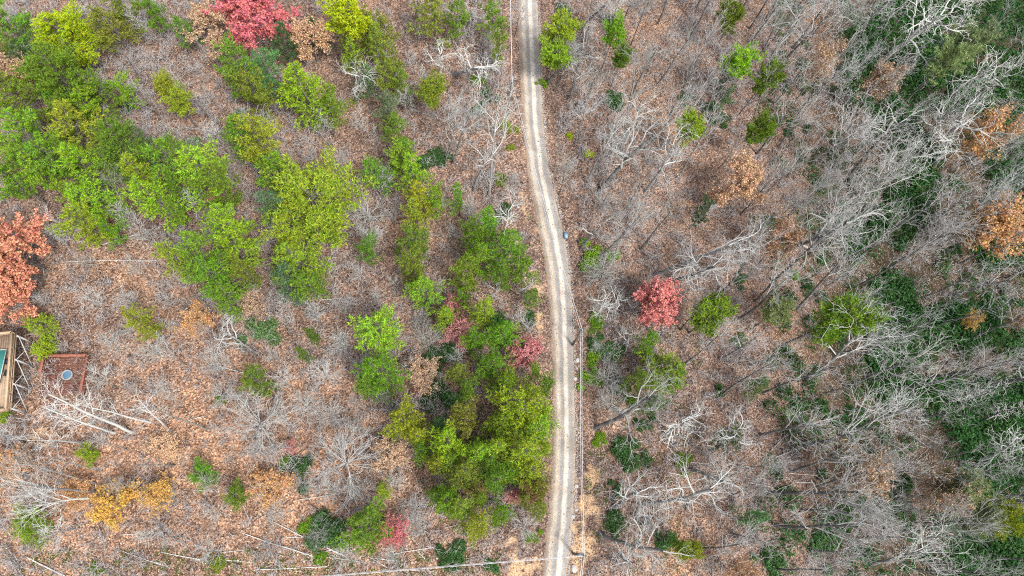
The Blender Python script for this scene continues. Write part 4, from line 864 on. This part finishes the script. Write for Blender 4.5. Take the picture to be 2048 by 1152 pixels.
for (a, b) in (((-wx/2, wy/2), (wx/2, wy/2)), ((wx/2, wy/2), (wx/2, -wy/2)), ((-wx/2, wy/2), (-wx/2, wy*.04)), ((-wx/2, -wy/2), (wx/2, -wy/2))):
    g = MB(); g.beam((*a, -.16), (*b, -.16), .06, .22); g.obj('rim_joist', redwood, root)
    h_ = .95
    aa, bb_ = np.array(a), np.array(b); L = np.linalg.norm(bb_-aa); n = max(2, int(round(L/1.5))+1)
    if a[1] < 0 and b[1] < 0 and a[0] < 0: continue
    g = MB(); g.beam((*a, h_), (*b, h_), .42, .05); g.obj('rail_cap', redwood, root)
    g = MB(); g.beam((*a, .5), (*b, .5), .05, .14); g.obj('rail_board', redwood, root)
    g = MB(); g.beam((*a, .2), (*b, .2), .05, .14); g.obj('rail_board', redwood, root)
    for k in range(n):
        p = aa+(bb_-aa)*k/(n-1)*.985+(bb_-aa)*.0075; g = MB(); g.box((p[0], p[1], .25), (.10, .10, 1.35)); g.obj('post', redwood, root)
nl = 600; Pd = np.stack([rng.uniform(-wx/2+.2, wx/2-.2, nl), rng.uniform(-wy/2+.2, wy/2-.2, nl), rng.uniform(.012, .05, nl)], 1); Pd = Pd[rng.uniform(size=nl) < .35+.65*(np.sin(Pd[:, 0]*1.1)*np.sin(Pd[:, 1]*.9+1) > 0)]
Nd = rng.normal(0, .35, Pd.shape)+[0, 0, 1]; Nd /= np.linalg.norm(Nd, axis=1, keepdims=True)
g = MB(); quads_at(g, Pd, Nd, rng.uniform(.10, .24, len(Pd)), rng, np.clip(rng.beta(2, 2, len(Pd))*.9, 0, 1), .7); tag(g.obj('fallen_leaves', MAT['litter'], root, rnd=True), kind='stuff')
fp = at(134, 750); root = empty('fire_pit', Vector((*atz(134, 750, DZ+.3)[:2], DZ+.004))); tag(root, 'round fire pit with pale stone rim and blue cover on the red deck', 'fire pit')
g = MB(); g.lathe([(.58, 0), (.76, 0), (.78, .36), (.73, .42), (.60, .42), (.56, .36), (.56, .02)], (0, 0, 0), 24); g.obj('rim', plain('pit_stone', (.27, .265, .25), .8, .25, 6, .02), root)
g = MB(); g.lathe([(.0, .36), (.3, .345), (.556, .30)], (0, 0, 0), 24); g.obj('cover', plain('blue_cover', (.08, .165, .25), .35, .25, 2, .01), root, True)
# ------------------------------------------------------------------ raised house deck at the left edge
tan_w = plain('tan_boards', (.31, .225, .155), .8, .22, 2, .008); tan_cap = plain('tan_rail', (.37, .26, .165), .75, .18, 2, .006); white_p = plain('grey_white_post', (.37, .37, .36), .7, .12, 3, .004)
gz = float(at(40, 745).z); HZ = gz+4.2
A_ = np.array(atz(31, 668, HZ)); B_ = np.array(atz(19, 821, HZ)); ey = (B_-A_); Ld = np.linalg.norm(ey); ey /= Ld; ex = np.cross([0, 0, 1.], ey)   # ex points left (away from the yard)?
if ex[0] > 0: ex = -ex
Wd_ = 7.0
root = empty('raised_deck', Vector((A_[0], A_[1], gz))); tag(root, 'raised tan timber deck on braced white posts at the left edge', 'deck')
off0 = np.array([A_[0], A_[1], gz])
P3 = lambda s_, t_, z_: A_+ey*s_+ex*t_-off0+np.array([0, 0, z_-HZ+ (HZ-gz) - (HZ-gz)])+np.array([0, 0, 0])
npl = int(Wd_/.3)
for i in range(npl):
    t_ = (i+.5)*.3; g = MB(); g.beam(P3(0, t_, HZ), P3(Ld, t_, HZ), .28, .04); g.obj('plank', tan_w, root)
for (s0, t0, s1, t1) in ((0, -.06, Ld, -.06), (0, 0, 0, Wd_), (Ld, 0, Ld, Wd_)):
    g = MB(); g.beam(P3(s0, t0, HZ+1.05), P3(s1, t1, HZ+1.05), .30, .05); g.obj('rail_cap', tan_cap, root)
    for z_ in (.25, .6): g = MB(); g.beam(P3(s0, t0, HZ+z_), P3(s1, t1, HZ+z_), .05, .20); g.obj('rail_board', tan_cap, root)
    g = MB(); g.beam(P3(s0, t0, HZ-.18), P3(s1, t1, HZ-.18), .06, .28); g.obj('rim_joist', tan_w, root)
    n = 6
    for k in range(n):
        f_ = k/(n-1); a, b = P3(s0, t0, HZ), P3(s1, t1, HZ); p = a*(1-f_)+b*f_; g = MB(); g.box((p[0], p[1], p[2]+.5), (.11, .11, 1.0)); g.obj('rail_post', tan_cap, root)
ns = 4
for k in range(ns):
    s_ = .25+(Ld-.5)*k/(ns-1); a = P3(s_, -.12, HZ-.1); gx_, gy_ = (a+off0)[:2]; zb = float(hgt(gx_, gy_))-gz
    g = MB(); g.beam((a[0], a[1], zb-.3), a, .20, .20); g.obj('support_post', white_p, root)
    if k < ns-1:
        a2 = P3(.25+(Ld-.5)*(k+1)/(ns-1), -.24, HZ-.3); a1 = P3(s_, -.24, HZ-.3); zl = .5
        g = MB(); g.beam(a1, (a2[0], a2[1], zb+zl), .11, .06); g.obj('brace', white_p, root)
        g = MB(); a1b = P3(s_, -.16, HZ-.3); a2b = P3(.25+(Ld-.5)*(k+1)/(ns-1), -.16, HZ-.3); g.beam((a1b[0], a1b[1], zb+zl), a2b, .11, .06); g.obj('brace', white_p, root)
# furniture on the deck
teal = plain('teal_paint', (.03, .16, .14), .5, .1, 3, .002); blackf = plain('black_fabric', (.018, .022, .028), .8, .3, 5, .01)
c = np.array(atz(-13, 733, HZ+.75)); root = empty('patio_table', Vector((c[0], c[1], HZ+.02))); root.rotation_euler = (0, 0, rz_); tag(root, 'teal patio table with white edge on the raised deck', 'table')
g = MB(); g.box((0, 0, .72), (2.3, 4.6, .05)); g.obj('table_top', teal, root)
for (x_, y_, sx_, sy_) in ((0, 2.34, 2.42, .09), (0, -2.34, 2.42, .09), (1.19, 0, .08, 4.58), (-1.19, 0, .08, 4.58)):
    g = MB(); g.box((x_, y_, .725), (sx_, sy_, .09)); g.obj('edge', white_p, root)
for x_ in (-1, 1):
    for y_ in (-2.1, 2.1): g = MB(); g.box((x_, y_, .345), (.1, .1, .69)); g.obj('leg', white_p, root)
for (px, py, l) in ((11, 723, 'black padded patio chair beside the teal table, upper of two'), (10, 746, 'black padded patio chair beside the teal table, lower of two')):
    c = np.array(atz(px+3, py, HZ+.5)); root = empty('patio_chair', Vector((c[0], c[1], HZ+.02))); root.rotation_euler = (0, 0, rz_+math.pi/2*3); tag(root, l, 'chair', 'black chairs on the raised deck')
    g = MB(); g.box((0, 0, .42), (.62, .62, .14)); g.obj('seat', blackf, root)
    g = MB(); g.box((0, .30, .78), (.62, .12, .6)); g.obj('backrest', blackf, root)
    for sx_ in (-1, 1):
        g = MB(); g.box((sx_*.36, 0, .62), (.09, .62, .06)); g.obj('armrest', blackf, root)
        for sy_ in (-1, 1): g = MB(); g.box((sx_*.33, sy_*.27, .18), (.05, .05, .35)); g.obj('leg', blackf, root)

# ------------------------------------------------------------------ labels: each plant and log told apart by its look and by the landmark it stands nearest to
LM = [(505, 30, 'the crimson maple at the top'), (35, 520, 'the coral maple at the left edge'), (1303, 612, 'the coral red maple'), (1985, 450, 'the orange oak at the right edge'), (125, 60, 'the big yellow-green pine'), (632, 405, 'the widest lime pine'),
      (133, 750, 'the square red deck'), (1418, 632, 'the dark round pine beside the red maple'), (1675, 630, 'the lone tall pine on the bare slope'), (1310, 730, 'the olive pine below the red maple'), (242, 1000, 'the golden sapling'), (735, 1055, 'the round green pine near the bottom'), (1060, 712, 'the pink tree by the road'), (622, 80, 'the pale peach tree'),
      (750, 665, 'the tall lime pine in the clearing'), (520, 850, 'the round grey tree furthest left'), (685, 920, 'the round grey tree near the tan sapling'), (1110, 80, 'the pine at the upper road'), (1475, 125, 'the brightest pine of the upper slope'), (1380, 258, 'the lone lime pine of the upper slope'), (1468, 365, 'the peach tree right of the road'), (1945, 275, 'the thin orange tree'),
      (1163, 660, 'the middle utility pole'), (1168, 1110, 'the lowest utility pole'), (1024, 166, 'the topmost utility pole'), (1131, 473, 'the blue box'), (1925, 1000, 'the pale pine at lower right'), (1930, 95, 'the pale pine at upper right'), (880, 110, 'the white crooked tree at upper road'), (1385, 1105, 'the lime pine near the bottom edge'),
      (35, 150, 'the tan tree at upper left'), (435, 70, 'the tan tree beside the crimson maple'), (1040, 850, 'the pine mass along the lower road'), (890, 890, 'the lime pines below the clearing'), (1800, 420, 'the dark thicket'), (1820, 690, 'the lower dark thicket'), (1990, 850, 'the thicket at the lower right edge'), (230, 310, 'the pine bank on the left'), (440, 520, 'the pines left of centre'),
      (1340, 1000, 'the sprawling white limbs near the bottom'), (1330, 820, 'the white limbs below the olive pine'), (1600, 900, 'the brown clearing on the slope'), (1560, 620, 'the small pale pine'), (1700, 1080, 'the grey thicket of twigs at bottom right'), (1620, 250, 'the grey haze of the upper right'), (910, 605, 'the small pink tree'), (1060, 985, 'the lower pink tree'), (1225, 70, 'the small pine right of upper road'), (30, 935, 'the orange sapling at lower left'), (690, 30, 'the yellow pine at the top'), (860, 172, 'the olive pine at the upper road'), (600, 1090, 'the strewn white logs'), (1505, 1035, 'the dim round pine at lower right'), (1450, 880, 'the dim small pine')]
LMA = np.array([(a, b) for a, b, _ in LM], float)
KIND = {'bare_fan': ('leafless tree with a hazy crown', 'tree', 'bare trees'), 'bare_pole': ('tall slim leafless tree', 'tree', 'bare trees'), 'pine': ('pine', 'tree', 'evergreens on the slopes'), 'autumn': ('leafy tree', 'tree', 'trees in autumn colour'), 'bare_vase': ('leafless tree with a brush of twigs', 'tree', 'bare trees'), 'bare_gnarl': ('leafless tree with crooked limbs', 'tree', 'bare trees'), 'bare_round': ('leafless tree with a round twiggy crown', 'tree', 'bare trees'),
        'bare_snag': ('dead stem with short stubs', 'tree', 'bare trees'), 'bare_sapling': ('slim leafless sapling', 'tree', 'bare trees'), 'shrub': ('shrub', 'shrub', 'shrubs under the trees'), 'log': ('fallen log', 'log', 'logs lying on the leaves')}
OWN = {(505, 30): 'large crimson maple in full leaf at the top edge', (35, 505): 'large coral orange maple in full leaf at the left edge', (1303, 612): 'coral red maple alone right of the road', (1985, 450): 'orange oak above the thicket at the right edge', (125, 60): 'biggest yellow-green pine at the upper left', (632, 405): 'widest round lime green pine left of the road',
       (1418, 632): 'dark round pine just right of the coral red maple', (1675, 630): 'lone tall bright pine high on the bare right slope', (242, 1000): 'golden orange leafy sapling at the lower left', (735, 1055): 'round bright green pine near the bottom beside a red sapling', (1060, 712): 'pink leafy tree overhanging the left edge of the road', (1382, 258): 'lone lime green pine among bare trees of the upper right slope'}
RANK = ['nearest', 'second', 'third', 'fourth', 'fifth', 'sixth', 'seventh', 'eighth', 'ninth', 'tenth', 'eleventh', 'twelfth']
DIRS = ['right of', 'above and right of', 'above', 'above and left of', 'left of', 'below and left of', 'below', 'below and right of']
buckets = {}
for it in PLANTS:
    o, (px, py), kind, adj, r = it
    own = OWN.get((int(px), int(py)))
    nm, cat, grp = KIND[kind]
    if own: tag(o, own, cat, grp); continue
    dd = np.hypot(LMA[:, 0]-px, LMA[:, 1]-py)
    dd[dd < 12] = 1e9                       # never describe a thing by itself
    k = int(dd.argmin()); sec = int(round(math.atan2(-(py-LMA[k, 1]), px-LMA[k, 0])/(math.pi/4))) % 8
    buckets.setdefault((kind, adj, k, sec), []).append((dd[k], it))
for (kind, adj, k, sec), lst in buckets.items():
    lst.sort(key=lambda q: q[0]); nm, cat, grp = KIND[kind]
    for i, (_, it) in enumerate(lst):
        head_ = f'{adj} {nm}'
        where = f'{DIRS[sec]} {LM[k][2]}'
        lab = f'{head_}, {where}' if len(lst) == 1 else f'{head_}, {RANK[min(i, 11)]} {where}'
        for a_, b_ in (('leafless tree with a brush of twigs', 'twiggy bare tree'), ('leafless tree with crooked limbs', 'crooked bare tree'), ('leafless tree with a round twiggy crown', 'round bare tree'), ('dead stem with short stubs', 'dead stem'), ('leafless tree with a hazy crown', 'hazy bare tree'), ('tall slim leafless tree', 'tall slim bare tree'), ('the grey thicket of twigs at bottom right', 'the twig thicket at bottom right'), ('the dark round pine beside the red maple', 'the pine beside the red maple'), (' and ', '-')):
            if len(lab.replace('-', ' ').split()) > 16: lab = lab.replace(a_, b_)
        tag(it[0], lab, cat, grp)
